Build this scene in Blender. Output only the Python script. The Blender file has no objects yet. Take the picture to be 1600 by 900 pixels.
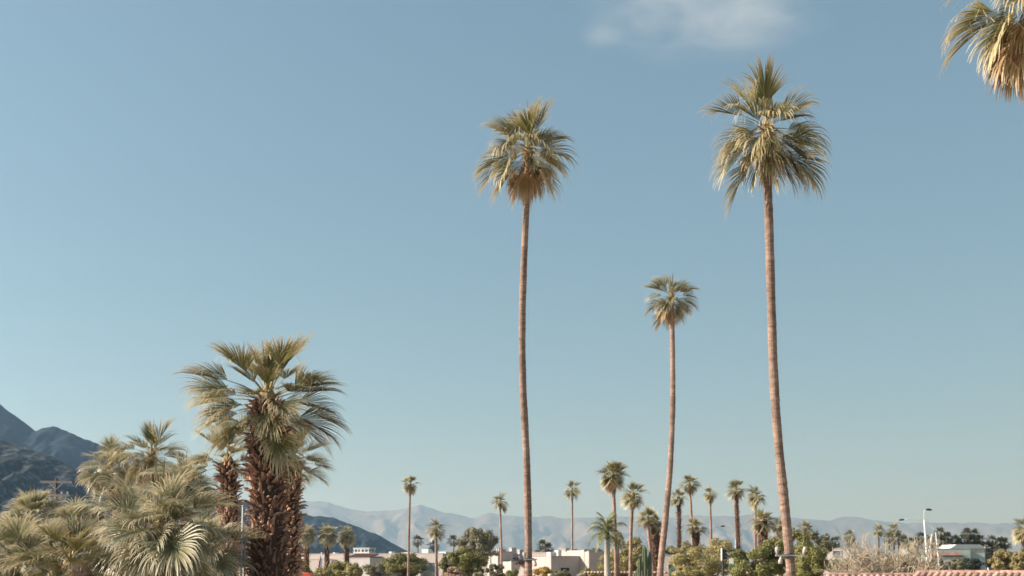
import bpy, math, random
import numpy as np
from mathutils import Vector, Matrix, Euler

R = math.radians
scene = bpy.context.scene
COL = scene.collection

# ------------------------------------------------------------------ camera
F = 1716.0          # focal length in photograph pixels (1600 wide)
HY = 882.0          # photograph row of the horizon
CAMZ = 2.2
cam = bpy.data.cameras.new("camera")
cam.sensor_width = 36.0
cam.lens = 36.0 * F / 1600.0
cam.shift_y = (HY - 450.0) / 1600.0
cam.clip_start = 0.1
cam.clip_end = 80000.0
cam_o = bpy.data.objects.new("camera", cam)
cam_o.location = (0, 0, CAMZ)
cam_o.rotation_euler = (R(90), 0, 0)
COL.objects.link(cam_o)
scene.camera = cam_o

# ------------------------------------------------------------------ sky and sun
SUN_AZ = 267.0      # clockwise from +Y
SUN_EL = 30.0
world = bpy.data.worlds.new("World")
scene.world = world
world.use_nodes = True
wn = world.node_tree.nodes
wl = world.node_tree.links
wn.clear()
sky = wn.new('ShaderNodeTexSky')
sky.sky_type = 'NISHITA'
sky.sun_disc = False
sky.sun_elevation = R(SUN_EL)
sky.sun_rotation = R(SUN_AZ)
sky.altitude = 140
sky.air_density = 1.0
sky.dust_density = 0.5
sky.ozone_density = 1.0
gam = wn.new('ShaderNodeGamma')
gam.inputs['Gamma'].default_value = 0.5
hsv = wn.new('ShaderNodeMix')
hsv.data_type = 'RGBA'
hsv.blend_type = 'MULTIPLY'
hsv.inputs[0].default_value = 1.0
hsv.inputs[7].default_value = (0.84, 1.10, 1.16, 1)
bg = wn.new('ShaderNodeBackground')
bg.inputs['Strength'].default_value = 0.10
wo = wn.new('ShaderNodeOutputWorld')
wl.new(sky.outputs[0], gam.inputs['Color'])
wl.new(gam.outputs[0], hsv.inputs[6])
wl.new(hsv.outputs[2], bg.inputs['Color'])
wl.new(bg.outputs[0], wo.inputs['Surface'])

sl = bpy.data.lights.new("sun", 'SUN')
sl.energy = 5.0
sl.angle = R(0.53)
sl.color = (1.0, 0.90, 0.78)
so = bpy.data.objects.new("sun", sl)
COL.objects.link(so)
sd = Vector((math.sin(R(SUN_AZ)) * math.cos(R(SUN_EL)), math.cos(R(SUN_AZ)) * math.cos(R(SUN_EL)), math.sin(R(SUN_EL))))
so.rotation_euler = sd.to_track_quat('Z', 'Y').to_euler()
so.location = (-20, -10, 40)

scene.view_settings.view_transform = 'Standard'
scene.view_settings.look = 'None'
scene.view_settings.exposure = 1.04
scene.view_settings.gamma = 1.0
scene.view_settings.use_curve_mapping = False
scene.render.engine = 'CYCLES'
scene.cycles.max_bounces = 6
scene.cycles.diffuse_bounces = 3
scene.cycles.transmission_bounces = 4
scene.cycles.transparent_max_bounces = 8
scene.cycles.volume_bounces = 1
scene.cycles.use_denoising = True
scene.cycles.filter_width = 1.6


# ------------------------------------------------------------------ helpers
def PX(x, y, d):
    """a place on the photograph at depth d (metres) as a world point"""
    return Vector(((x - 800.0) / F * d, d, CAMZ + (HY - y) / F * d))


def hgt(y, d):
    return CAMZ + (HY - y) / F * d


def mesh_of(name, verts, faces, col=None, smooth=False):
    """fast mesh from (n,3) array and list/array of quads or mixed faces"""
    me = bpy.data.meshes.new(name)
    v = np.asarray(verts, dtype=np.float32)
    if isinstance(faces, np.ndarray):
        n, k = faces.shape
        me.vertices.add(len(v))
        me.vertices.foreach_set('co', v.ravel())
        me.loops.add(n * k)
        me.loops.foreach_set('vertex_index', faces.astype(np.int32).ravel())
        me.polygons.add(n)
        me.polygons.foreach_set('loop_start', np.arange(0, n * k, k, dtype=np.int32))
        me.update(calc_edges=True)
    else:
        me.from_pydata([tuple(p) for p in v], [], [tuple(f) for f in faces])
        me.update()
    if col is not None:
        a = me.color_attributes.new('col', 'FLOAT_COLOR', 'POINT')
        c = np.ones((len(v), 4), dtype=np.float32)
        c[:, :3] = np.asarray(col, dtype=np.float32)
        a.data.foreach_set('color', c.ravel())
    if smooth:
        me.polygons.foreach_set('use_smooth', np.ones(len(me.polygons), dtype=bool))
    return me


def put(name, me, mat=None, parent=None, loc=None, rot=None, scale=None):
    o = bpy.data.objects.new(name, me)
    if mat is not None and me is not None and len(me.materials) == 0:
        me.materials.append(mat)
    if loc is not None:
        o.location = loc
    if rot is not None:
        o.rotation_euler = rot
    if scale is not None:
        o.scale = scale if hasattr(scale, '__len__') else (scale,) * 3
    if parent is not None:
        o.parent = parent
    COL.objects.link(o)
    return o


def tag(o, label, cat, group=None, kind=None):
    if label:
        o['label'] = label
    if cat:
        o['category'] = cat
    if group:
        o['group'] = group
    if kind:
        o['kind'] = kind
    return o


def thing(name, label, cat, loc=(0, 0, 0), rz=0.0, group=None):
    o = put(name, None, loc=loc, rot=(0, 0, rz))
    o.empty_display_size = 0.3
    return tag(o, label, cat, group)


class MB:
    """collects simple solids into one mesh"""
    def __init__(self):
        self.v = []
        self.f = []

    def add(self, vs, fs):
        b = len(self.v)
        self.v += [tuple(p) for p in vs]
        self.f += [tuple(i + b for i in f) for f in fs]
        return self

    def box(self, x0, x1, y0, y1, z0, z1):
        return self.add([(x0, y0, z0), (x1, y0, z0), (x1, y1, z0), (x0, y1, z0), (x0, y0, z1), (x1, y0, z1), (x1, y1, z1), (x0, y1, z1)],
                        [(3, 2, 1, 0), (4, 5, 6, 7), (0, 1, 5, 4), (1, 2, 6, 5), (2, 3, 7, 6), (3, 0, 4, 7)])

    def tube(self, pts, rad, n=8, cap=True):
        pts = [Vector(p) for p in pts]
        if not hasattr(rad, '__len__'):
            rad = [rad] * len(pts)
        vs, fs = [], []
        ref = Vector((0.31, 0.83, 0.46))
        for i, p in enumerate(pts):
            t = (pts[min(i + 1, len(pts) - 1)] - pts[max(i - 1, 0)]).normalized()
            a = t.cross(ref)
            if a.length < 1e-4:
                a = t.cross(Vector((1, 0, 0)))
            a.normalize()
            b = t.cross(a)
            for k in range(n):
                q = 2 * math.pi * k / n
                vs.append(p + (a * math.cos(q) + b * math.sin(q)) * rad[i])
        for i in range(len(pts) - 1):
            for k in range(n):
                fs.append((i * n + k, i * n + (k + 1) % n, (i + 1) * n + (k + 1) % n, (i + 1) * n + k))
        if cap:
            fs.append(tuple(range(n - 1, -1, -1)))
            fs.append(tuple(range((len(pts) - 1) * n, len(pts) * n)))
        return self.add(vs, fs)

    def prism(self, poly, y0, y1):
        """polygon in (x,z) extruded from y0 to y1"""
        n = len(poly)
        vs = [(p[0], y0, p[1]) for p in poly] + [(p[0], y1, p[1]) for p in poly]
        fs = [tuple(range(n)), tuple(range(2 * n - 1, n - 1, -1))]
        for i in range(n):
            j = (i + 1) % n
            fs.append((j, i, i + n, j + n))
        return self.add(vs, fs)

    def mesh(self, name, smooth=False):
        return mesh_of(name, self.v, self.f, smooth=smooth)

    def build(self, name, mat, parent=None, smooth=False, bevel=0.0, **k):
        me = self.mesh(name, smooth)
        o = put(name, me, mat, parent, **k)
        if bevel:
            m = o.modifiers.new('bevel', 'BEVEL')
            m.width = bevel
            m.segments = 2
            m.limit_method = 'ANGLE'
        return o


def hash2(ix, iy, seed):
    h = (ix.astype(np.int64) * 374761393 + iy.astype(np.int64) * 668265263 + seed * 974711) & 0x7fffffff
    h = ((h ^ (h >> 13)) * 1274126177) & 0x7fffffff
    h = h ^ (h >> 16)
    return (h & 0xffff) / 65535.0


def vnoise(x, y, seed=0):
    xi = np.floor(x)
    yi = np.floor(y)
    fx = x - xi
    fy = y - yi
    fx = fx * fx * (3 - 2 * fx)
    fy = fy * fy * (3 - 2 * fy)
    a = hash2(xi, yi, seed)
    b = hash2(xi + 1, yi, seed)
    c = hash2(xi, yi + 1, seed)
    d = hash2(xi + 1, yi + 1, seed)
    return a + (b - a) * fx + (c - a) * fy + (a - b - c + d) * fx * fy


def fbm(x, y, seed=0, octs=5, ridged=False):
    s = np.zeros_like(x)
    amp, tot = 1.0, 0.0
    for o in range(octs):
        n = vnoise(x * 2 ** o + 17.3 * o, y * 2 ** o + 9.1 * o, seed + o)
        if ridged:
            n = 1 - np.abs(2 * n - 1)
        s += amp * n
        tot += amp
        amp *= 0.5
    return s / tot


# ------------------------------------------------------------------ materials
def mat_new(name):
    m = bpy.data.materials.new(name)
    m.use_nodes = True
    nt = m.node_tree
    return m, nt, nt.nodes, nt.links, nt.nodes['Principled BSDF']


def ramp(nodes, stops):
    r = nodes.new('ShaderNodeValToRGB')
    el = r.color_ramp.elements
    while len(el) < len(stops):
        el.new(0.5)
    for e, (p, c) in zip(el, stops):
        e.position = p
        e.color = (c[0], c[1], c[2], 1)
    return r


def noise_mat(name, c1, c2, scale=5.0, rough=0.85, bump=0.0, detail=6.0, stretch=None, c3=None, objrand=0.0, spec=0.3, bscale=None, stain=0.0):
    m, nt, N, L, P = mat_new(name)
    tc = N.new('ShaderNodeTexCoord')
    mp = N.new('ShaderNodeMapping')
    if stretch:
        mp.inputs['Scale'].default_value = stretch
    no = N.new('ShaderNodeTexNoise')
    no.inputs['Scale'].default_value = scale
    no.inputs['Detail'].default_value = detail
    no.inputs['Roughness'].default_value = 0.62
    L.new(tc.outputs['Object'], mp.inputs['Vector'])
    L.new(mp.outputs[0], no.inputs['Vector'])
    st = [(0.3, c1), (0.7, c2)] if c3 is None else [(0.28, c1), (0.5, c2), (0.72, c3)]
    rp = ramp(N, st)
    L.new(no.outputs['Fac'], rp.inputs[0])
    out = rp.outputs[0]
    if stain:
        n3 = N.new('ShaderNodeTexNoise')
        n3.inputs['Scale'].default_value = 1.1
        n3.inputs['Detail'].default_value = 4
        L.new(tc.outputs['Object'], n3.inputs['Vector'])
        r3 = ramp(N, [(0.32, (1 - stain,) * 3), (0.62, (1, 1, 1))])
        L.new(n3.outputs['Fac'], r3.inputs[0])
        mm = N.new('ShaderNodeMix')
        mm.data_type = 'RGBA'
        mm.blend_type = 'MULTIPLY'
        mm.inputs[0].default_value = 1.0
        L.new(out, mm.inputs[6])
        L.new(r3.outputs[0], mm.inputs[7])
        out = mm.outputs[2]
    if objrand:
        oi = N.new('ShaderNodeObjectInfo')
        mr = N.new('ShaderNodeMapRange')
        mr.inputs['To Min'].default_value = 1 - objrand
        mr.inputs['To Max'].default_value = 1 + objrand
        L.new(oi.outputs['Random'], mr.inputs['Value'])
        hs = N.new('ShaderNodeHueSaturation')
        L.new(mr.outputs[0], hs.inputs['Value'])
        L.new(out, hs.inputs['Color'])
        out = hs.outputs[0]
    L.new(out, P.inputs['Base Color'])
    P.inputs['Roughness'].default_value = rough
    P.inputs['Specular IOR Level'].default_value = spec
    if bump:
        n2 = N.new('ShaderNodeTexNoise')
        n2.inputs['Scale'].default_value = bscale or scale * 4
        n2.inputs['Detail'].default_value = 6
        L.new(mp.outputs[0], n2.inputs['Vector'])
        b = N.new('ShaderNodeBump')
        b.inputs['Strength'].default_value = bump
        b.inputs['Distance'].default_value = 0.05
        L.new(n2.outputs['Fac'], b.inputs['Height'])
        L.new(b.outputs[0], P.inputs['Normal'])
    return m


def leaf_mat(name, ga, gb, tip, pet, transl=0.3, rough=0.5, tip_from=0.45, spec=0.45):
    """col.r = 0 at the leaf base .. 1 at its tip, col.g = random of the segment, col.b = 1 on stalks"""
    m, nt, N, L, P = mat_new(name)
    at = N.new('ShaderNodeAttribute')
    at.attribute_name = 'col'
    sp = N.new('ShaderNodeSeparateColor')
    L.new(at.outputs['Color'], sp.inputs[0])
    oi = N.new('ShaderNodeObjectInfo')
    ad = N.new('ShaderNodeMath')
    ad.operation = 'ADD'
    L.new(oi.outputs['Random'], ad.inputs[0])
    L.new(sp.outputs[1], ad.inputs[1])
    hf = N.new('ShaderNodeMath')
    hf.operation = 'MULTIPLY'
    hf.inputs[1].default_value = 0.5
    L.new(ad.outputs[0], hf.inputs[0])
    rp = ramp(N, [(0.15, ga), (0.85, gb)])
    L.new(hf.outputs[0], rp.inputs[0])
    mr = N.new('ShaderNodeMapRange')
    mr.inputs['From Min'].default_value = tip_from
    mr.inputs['From Max'].default_value = 1.05
    L.new(sp.outputs[0], mr.inputs['Value'])
    mx = N.new('ShaderNodeMix')
    mx.data_type = 'RGBA'
    L.new(mr.outputs[0], mx.inputs[0])
    L.new(rp.outputs[0], mx.inputs[6])
    mx.inputs[7].default_value = (*tip, 1)
    m2 = N.new('ShaderNodeMix')
    m2.data_type = 'RGBA'
    L.new(sp.outputs[2], m2.inputs[0])
    L.new(mx.outputs[2], m2.inputs[6])
    m2.inputs[7].default_value = (*pet, 1)
    L.new(m2.outputs[2], P.inputs['Base Color'])
    P.inputs['Roughness'].default_value = rough
    P.inputs['Specular IOR Level'].default_value = spec
    tr = N.new('ShaderNodeBsdfTranslucent')
    L.new(m2.outputs[2], tr.inputs['Color'])
    ms = N.new('ShaderNodeMixShader')
    ms.inputs[0].default_value = transl
    L.new(P.outputs[0], ms.inputs[1])
    L.new(tr.outputs[0], ms.inputs[2])
    L.new(ms.outputs[0], N['Material Output'].inputs['Surface'])
    return m


M = {}
M['frond'] = leaf_mat('palm_green', (0.06, 0.068, 0.02), (0.29, 0.26, 0.095), (0.70, 0.57, 0.36), (0.46, 0.38, 0.18), 0.24, 0.42, 0.40)
M['frond_pale'] = leaf_mat('palm_silver_green', (0.12, 0.13, 0.055), (0.37, 0.35, 0.20), (0.70, 0.61, 0.44), (0.42, 0.36, 0.2), 0.28, 0.42, 0.3)
M['frond_dead'] = leaf_mat('palm_straw', (0.34, 0.20, 0.085), (0.52, 0.34, 0.17), (0.66, 0.51, 0.33), (0.34, 0.19, 0.09), 0.3, 0.7, 0.4, 0.2)
M['frond_far'] = leaf_mat('palm_dark_green', (0.05, 0.06, 0.03), (0.09, 0.095, 0.045), (0.16, 0.14, 0.08), (0.14, 0.12, 0.06), 0.2, 0.5)
M['pinnate'] = leaf_mat('queen_palm_green', (0.12, 0.13, 0.04), (0.22, 0.22, 0.085), (0.40, 0.36, 0.18), (0.26, 0.24, 0.09), 0.3, 0.45)
M['trunk'] = noise_mat('robusta_bark', (0.17, 0.10, 0.075), (0.37, 0.24, 0.185), 2.0, 0.9, 0.8, stretch=(2, 2, 9), c3=(0.54, 0.39, 0.31), objrand=0.15, stain=0.45)
M['trunk_grey'] = noise_mat('grey_bark', (0.33, 0.28, 0.24), (0.5, 0.44, 0.38), 3.0, 0.9, 0.4, stretch=(3, 3, 6))
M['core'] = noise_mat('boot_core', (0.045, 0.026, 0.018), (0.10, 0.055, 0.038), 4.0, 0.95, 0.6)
M['boot'] = noise_mat('leaf_base', (0.13, 0.07, 0.05), (0.38, 0.215, 0.145), 9.0, 0.85, 0.3, c3=(0.54, 0.40, 0.32), objrand=0.5)
M['heart'] = noise_mat('leaf_stalk_bases', (0.14, 0.10, 0.05), (0.27, 0.20, 0.09), 5.0, 0.8, 0.3, c3=(0.36, 0.22, 0.13))
M['stucco'] = noise_mat('pink_stucco', (0.42, 0.36, 0.33), (0.50, 0.435, 0.405), 0.6, 0.95, 0.25, bscale=25)
M['stucco_white'] = noise_mat('white_stucco', (0.43, 0.40, 0.375), (0.51, 0.48, 0.455), 0.6, 0.95, 0.2, bscale=25)
M['stucco_teal'] = noise_mat('pale_green_stucco', (0.33, 0.38, 0.36), (0.40, 0.45, 0.42), 0.6, 0.95, 0.2, bscale=25)
M['tile'] = noise_mat('clay_tile', (0.24, 0.125, 0.095), (0.38, 0.23, 0.18), 3.0, 0.85, 0.2, objrand=0.35, c3=(0.46, 0.33, 0.27))
M['tile_brown'] = noise_mat('brown_clay_tile', (0.16, 0.085, 0.065), (0.27, 0.14, 0.11), 3.0, 0.85, 0.2, objrand=0.2)
M['white_paint'] = noise_mat('white_paint', (0.58, 0.57, 0.555), (0.66, 0.65, 0.63), 2.0, 0.6)
M['grey_metal'] = noise_mat('galvanised_metal', (0.50, 0.50, 0.49), (0.62, 0.61, 0.60), 4.0, 0.5)
M['dark_metal'] = noise_mat('dark_metal', (0.035, 0.037, 0.04), (0.06, 0.06, 0.065), 4.0, 0.55)
M['opening'] = noise_mat('dark_door', (0.03, 0.028, 0.027), (0.05, 0.047, 0.045), 1.5, 0.5)
M['wood_dark'] = noise_mat('pole_wood', (0.07, 0.045, 0.032), (0.14, 0.09, 0.065), 3.0, 0.9, 0.3, stretch=(6, 6, 0.6))
M['wood_pale'] = noise_mat('weathered_crossarm', (0.34, 0.28, 0.245), (0.5, 0.42, 0.375), 3.0, 0.9, 0.3, stretch=(0.6, 6, 6))
M['cactus'] = noise_mat('cactus_skin', (0.07, 0.095, 0.05), (0.13, 0.16, 0.09), 3.0, 0.7, 0.2)
M['bark'] = noise_mat('shrub_bark', (0.09, 0.065, 0.05), (0.17, 0.125, 0.095), 5.0, 0.95, 0.4)
M['twig'] = noise_mat('bare_twig', (0.20, 0.16, 0.115), (0.42, 0.35, 0.265), 2.0, 0.9, objrand=0.1)
M['red_cloth'] = noise_mat('red_canvas', (0.42, 0.06, 0.035), (0.5, 0.085, 0.05), 4.0, 0.8)
M['teal_sign'] = noise_mat('green_sign_sheet', (0.02, 0.23, 0.19), (0.03, 0.27, 0.22), 2.0, 0.5)
M['glass'] = noise_mat('window_glass', (0.10, 0.13, 0.16), (0.14, 0.17, 0.2), 1.0, 0.15, spec=0.6)
M['joint'] = noise_mat('grey_mortar', (0.33, 0.29, 0.25), (0.42, 0.37, 0.33), 6.0, 0.95, 0.3)


def bush_mat(name, ga, gb, tip=None):
    return leaf_mat(name, ga, gb, tip or gb, (0.12, 0.09, 0.06), 0.3, 0.6, 0.3, 0.3)


M['b_ficus'] = bush_mat('ficus_leaf', (0.10, 0.11, 0.032), (0.26, 0.245, 0.08), (0.34, 0.31, 0.125))
M['b_olive'] = bush_mat('grey_green_leaf', (0.12, 0.12, 0.065), (0.21, 0.195, 0.11), (0.28, 0.25, 0.155))
M['b_palo'] = bush_mat('palo_verde_leaf', (0.21, 0.185, 0.07), (0.38, 0.325, 0.135), (0.44, 0.37, 0.185))
M['b_dark'] = bush_mat('far_tree_leaf', (0.035, 0.045, 0.03), (0.06, 0.07, 0.045))
M['b_yellow'] = bush_mat('yellow_flowering_leaf', (0.34, 0.21, 0.05), (0.52, 0.34, 0.09), (0.56, 0.4, 0.14))
M['b_pink'] = bush_mat('dry_pink_leaf', (0.30, 0.19, 0.13), (0.46, 0.31, 0.22), (0.5, 0.36, 0.26))
M['b_sage'] = bush_mat('sage_leaf', (0.26, 0.27, 0.19), (0.38, 0.38, 0.28), (0.42, 0.4, 0.3))
M['b_warm'] = bush_mat('olive_yellow_leaf', (0.19, 0.155, 0.065), (0.31, 0.255, 0.115), (0.38, 0.31, 0.16))


def ground_mat():
    m, nt, N, L, P = mat_new('desert_ground')
    tc = N.new('ShaderNodeTexCoord')
    a = N.new('ShaderNodeTexNoise')
    a.inputs['Scale'].default_value = 0.02
    a.inputs['Detail'].default_value = 8
    L.new(tc.outputs['Object'], a.inputs['Vector'])
    r = ramp(N, [(0.35, (0.30, 0.235, 0.17)), (0.5, (0.36, 0.29, 0.215)), (0.6, (0.10, 0.115, 0.05)), (0.7, (0.32, 0.26, 0.19))])
    L.new(a.outputs['Fac'], r.inputs[0])
    L.new(r.outputs[0], P.inputs['Base Color'])
    P.inputs['Roughness'].default_value = 0.95
    b = N.new('ShaderNodeBump')
    n2 = N.new('ShaderNodeTexNoise')
    n2.inputs['Scale'].default_value = 6
    L.new(tc.outputs['Object'], n2.inputs['Vector'])
    b.inputs['Strength'].default_value = 0.3
    L.new(n2.outputs['Fac'], b.inputs['Height'])
    L.new(b.outputs[0], P.inputs['Normal'])
    return m


def rock_mat(name, c1, c2, c3, scale):
    m, nt, N, L, P = mat_new(name)
    tc = N.new('ShaderNodeTexCoord')
    a = N.new('ShaderNodeTexNoise')
    a.inputs['Scale'].default_value = scale
    a.inputs['Detail'].default_value = 9
    a.inputs['Roughness'].default_value = 0.65
    L.new(tc.outputs['Object'], a.inputs['Vector'])
    r = ramp(N, [(0.35, c1), (0.52, c2), (0.66, c3)])
    L.new(a.outputs['Fac'], r.inputs[0])
    L.new(r.outputs[0], P.inputs['Base Color'])
    P.inputs['Roughness'].default_value = 1.0
    P.inputs['Specular IOR Level'].default_value = 0.1
    return m


M['ground'] = ground_mat()
M['rock_near'] = rock_mat('scrub_covered_rock', (0.008, 0.014, 0.018), (0.042, 0.052, 0.058), (0.15, 0.155, 0.155), 0.16)
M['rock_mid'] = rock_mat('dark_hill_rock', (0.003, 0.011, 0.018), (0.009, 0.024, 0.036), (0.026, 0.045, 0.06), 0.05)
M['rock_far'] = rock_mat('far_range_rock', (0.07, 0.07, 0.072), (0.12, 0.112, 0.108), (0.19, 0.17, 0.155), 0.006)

# ------------------------------------------------------------------ ground and mountains
gx = np.concatenate([-np.geomspace(15800, 20, 40), np.geomspace(20, 15800, 40)])
gy = np.concatenate([[-2500, -800, -200, -50], np.geomspace(10, 17000, 60)])
gv = np.array([(x, y, 0) for y in gy for x in gx])
nx = len(gx)
gf = np.array([(j * nx + i, j * nx + i + 1, (j + 1) * nx + i + 1, (j + 1) * nx + i) for j in range(len(gy) - 1) for i in range(nx - 1)])
tag(put('ground', mesh_of('ground', gv, gf), M['ground']), 'flat sandy desert ground reaching to the mountains', 'ground', kind='structure')


def mountain(name, label, prof, D, half, mat, nxv, nyv, seed, namp, nscale, front_pow=1.15):
    """range with its crest at depth D following the (px,py) profile, slopes running 'half' metres to front and back"""
    px = np.array([p[0] for p in prof], float)
    py = np.array([p[1] for p in prof], float)
    xs = np.linspace(px[0], px[-1], nxv)
    h = CAMZ + (HY - np.interp(xs, px, py)) / F * D
    h = h + (fbm(xs / 26.0, xs * 0 + seed, seed + 70, 5) - 0.5) * 7.0 / F * D * np.clip(h / h.max() * 3, 0, 1)
    X = (xs - 800) / F * D
    v = np.linspace(-1, 1, nyv)
    XX, VV = np.meshgrid(X, v)
    HH = np.broadcast_to(h, XX.shape)
    sl = np.clip(1 - np.abs(VV), 0, 1) ** front_pow
    wx = XX / nscale + 0.6 * fbm(XX / nscale * 0.7, VV * half / nscale, seed + 50, 3)
    gul = np.minimum(fbm(wx, VV * half / nscale * 0.45, seed, 6, ridged=True) - 0.82, 0.0)
    fine = fbm(XX / nscale * 5, VV * half / nscale * 5, seed + 9, 4) - 0.5
    env = np.clip(np.abs(VV) * 3.2, 0.06, 1) * np.clip((1 - np.abs(VV)) * 4, 0, 1)
    ZZ = HH * sl + HH.max() * namp * gul * env + HH.max() * namp * 0.22 * fine * np.clip(env, 0.22, 1) * np.clip((1 - np.abs(VV)) * 4, 0, 1)
    ZZ = np.where(np.abs(VV) > 0.985, -0.5, np.maximum(ZZ, -0.5))
    YY = D + VV * half
    vs = np.stack([XX.ravel(), YY.ravel(), ZZ.ravel()], 1)
    idx = np.arange(nxv * nyv).reshape(nyv, nxv)
    fs = np.stack([idx[:-1, :-1].ravel(), idx[:-1, 1:].ravel(), idx[1:, 1:].ravel(), idx[1:, :-1].ravel()], 1)
    o = put(name, mesh_of(name, vs, fs, smooth=True), mat)
    return tag(o, label, 'mountain', kind='structure')


far = [(-700, 800), (-300, 786), (100, 792), (330, 786), (430, 784), (480, 781), (500, 780), (522, 787), (552, 796), (590, 797), (625, 795), (657, 789), (690, 798),
       (720, 803), (744, 808), (757, 802), (765, 800), (790, 804), (822, 808), (850, 806), (900, 809), (950, 805), (1005, 808), (1060, 804),
       (1110, 806), (1180, 802), (1215, 806), (1252, 811), (1290, 811), (1322, 806), (1345, 807), (1380, 815), (1430, 815), (1490, 815),
       (1560, 817), (1640, 812), (1800, 806), (2200, 800), (2500, 830)]
mountain('mountain_range', 'hazy pale mountain range along the horizon', far, 13500, 2400, M['rock_far'], 900, 120, 3, 0.75, 720, 0.85)
mountain('dark_hill', 'dark blue hill sloping down to the valley behind three round palms',
         [(120, 835), (230, 820), (340, 806), (430, 802), (470, 803), (497, 805), (520, 808), (560, 821), (585, 832), (612, 848), (632, 859), (650, 868), (690, 879), (740, 884)],
         2300, 360, M['rock_mid'], 400, 140, 15, 0.4, 60, 0.7)
mountain('mountain_ridge', 'steep blue mountain ridge above the palm grove',
         [(-520, 560), (-300, 590), (-120, 600), (-40, 615), (0, 632), (25, 648), (52, 669), (66, 667), (82, 665), (110, 676), (140, 688), (170, 696), (205, 712), (260, 735), (320, 752), (400, 792), (480, 826), (560, 850), (650, 884)],
         2300, 680, M['rock_mid'], 420, 160, 21, 0.5, 130, 0.8)
mountain('rocky_slope', 'dark scrub covered rocky slope below the blue ridge',
         [(-700, 640), (-300, 655), (-80, 672), (0, 684), (45, 700), (80, 712), (120, 732), (160, 757), (200, 778), (250, 800), (320, 828), (420, 860), (520, 886)],
         1000, 300, M['rock_near'], 600, 200, 33, 0.30, 48, 0.85)


# ------------------------------------------------------------------ palm fronds
def frond_arrays(elev, nseg, nst, seed, petL=1.0, Rb=1.0, droop=1.0, spread=118, fold=18, threads=False, across=2, dead=False):
    """a fan frond heading along +X from the origin: stalk, then a fan of folded drooping segments"""
    rg = random.Random(seed)
    V, Fc, C = [], [], []
    a = R(elev)
    pos = Vector((0, 0, 0))
    pts, dirs = [pos.copy()], []
    n = 5
    for k in range(n):
        d = Vector((math.cos(a), 0, math.sin(a)))
        dirs.append(d)
        pos = pos + d * petL / n
        pts.append(pos.copy())
        a -= R(5.0) * max(0.15, math.cos(a)) * (1.4 if dead else 1.0)
    dirs.append(Vector((math.cos(a), 0, math.sin(a))))
    S0 = Vector((0, 1, 0))
    for k, p in enumerate(pts):
        w = 0.034 * (1 - k / n) + 0.016
        up = S0.cross(dirs[k]) * -1
        for q in (S0 * w, up * -w * 0.7, S0 * -w):
            V.append(p + q)
            C.append((0, rg.random(), 1))
    for k in range(n):
        for j in range(3):
            Fc.append((k * 3 + j, k * 3 + (j + 1) % 3, (k + 1) * 3 + (j + 1) % 3, (k + 1) * 3 + j))
    T = dirs[-1]
    Nn = T.cross(S0) * -1
    if Nn.z < 0 and elev > -60:
        Nn = -Nn
    roll = R(rg.uniform(-28, 28))
    S = S0 * math.cos(roll) + Nn * math.sin(roll)
    Nn = Nn * math.cos(roll) - S0 * math.sin(roll)
    P = pts[-1]
    fo = R(fold)
    dphi = 2 * R(spread) / (nseg - 1)
    G = Vector((0, 0, -1))
    for i in range(nseg):
        u = -1 + 2 * i / (nseg - 1)
        phi = u * R(spread) + rg.uniform(-0.25, 0.25) * dphi
        gr = rg.random()
        d = T * math.cos(phi) + (S * math.cos(fo) * math.sin(phi)) + Nn * math.sin(fo) * abs(math.sin(phi))
        d.normalize()
        lat = (S * math.cos(phi) - T * math.sin(phi))
        lat.normalize()
        o = P + T * (0.22 * Rb * (1 - abs(u)) ** 1.2) + G * 0.03 * (1 - abs(u))
        L = Rb * (1.0 - 0.28 * u * u) * rg.uniform(0.86, 1.08)
        dr = droop * rg.uniform(0.7, 1.4)
        r = 0.0
        p = o.copy()
        b0 = len(V)
        nrm0 = None
        for s in range(nst + 1):
            t = s / nst
            rr = t * L
            w = rr * math.tan(dphi / 2) * 1.02 + 0.004
            wm = 0.58 * L * math.tan(dphi / 2) * (1.0 if t < 0.58 else max(0.12, 1 - (t - 0.58) / 0.46))
            w = min(w, wm)
            nr = d.cross(lat)
            if nr.z < 0:
                nr = -nr
            if across == 2:
                V += [p - lat * w + nr * w * 0.25, p - nr * w * 0.25, p + lat * w + nr * w * 0.25]
                C += [(t, gr, 0)] * 3
            else:
                V += [p - lat * w, p + lat * w]
                C += [(t, gr, 0)] * 2
            step = L / nst
            p = p + d * step
            k = 0.06 if t < 0.28 else (0.35 if t < 0.5 else 1.7)
            d = d + G * dr * k * step / Rb * 1.9 + Vector((rg.uniform(-1, 1), rg.uniform(-1, 1), 0)) * 0.05
            d.normalize()
        m = 3 if across == 2 else 2
        for s in range(nst):
            for j in range(m - 1):
                q = b0 + s * m + j
                Fc.append((q, q + 1, q + 1 + m, q + m))
        if threads and rg.random() < 0.45:
            tq = b0 + int(nst * 0.55) * m
            p = V[tq].copy()
            d2 = (d + Vector((rg.uniform(-1, 1), rg.uniform(-1, 1), rg.uniform(-0.2, 0.9)))).normalized()
            b1 = len(V)
            for s in range(4):
                w = 0.005
                V += [p - lat * w, p + lat * w]
                C += [(1.0, gr, 0)] * 2
                p = p + d2 * 0.13 * Rb
                d2 = (d2 + G * 0.45 + Vector((rg.uniform(-1, 1), rg.uniform(-1, 1), 0)) * 0.5).normalized()
            for s in range(3):
                Fc.append((b1 + 2 * s, b1 + 2 * s + 1, b1 + 2 * s + 3, b1 + 2 * s + 2))
    return np.array([tuple(v) for v in V]), np.array(Fc), np.array(C)


ELEV = [80, 64, 48, 32, 16, 0, -17, -34, -52, -70]
NVAR = 3
LIB = {}


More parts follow.
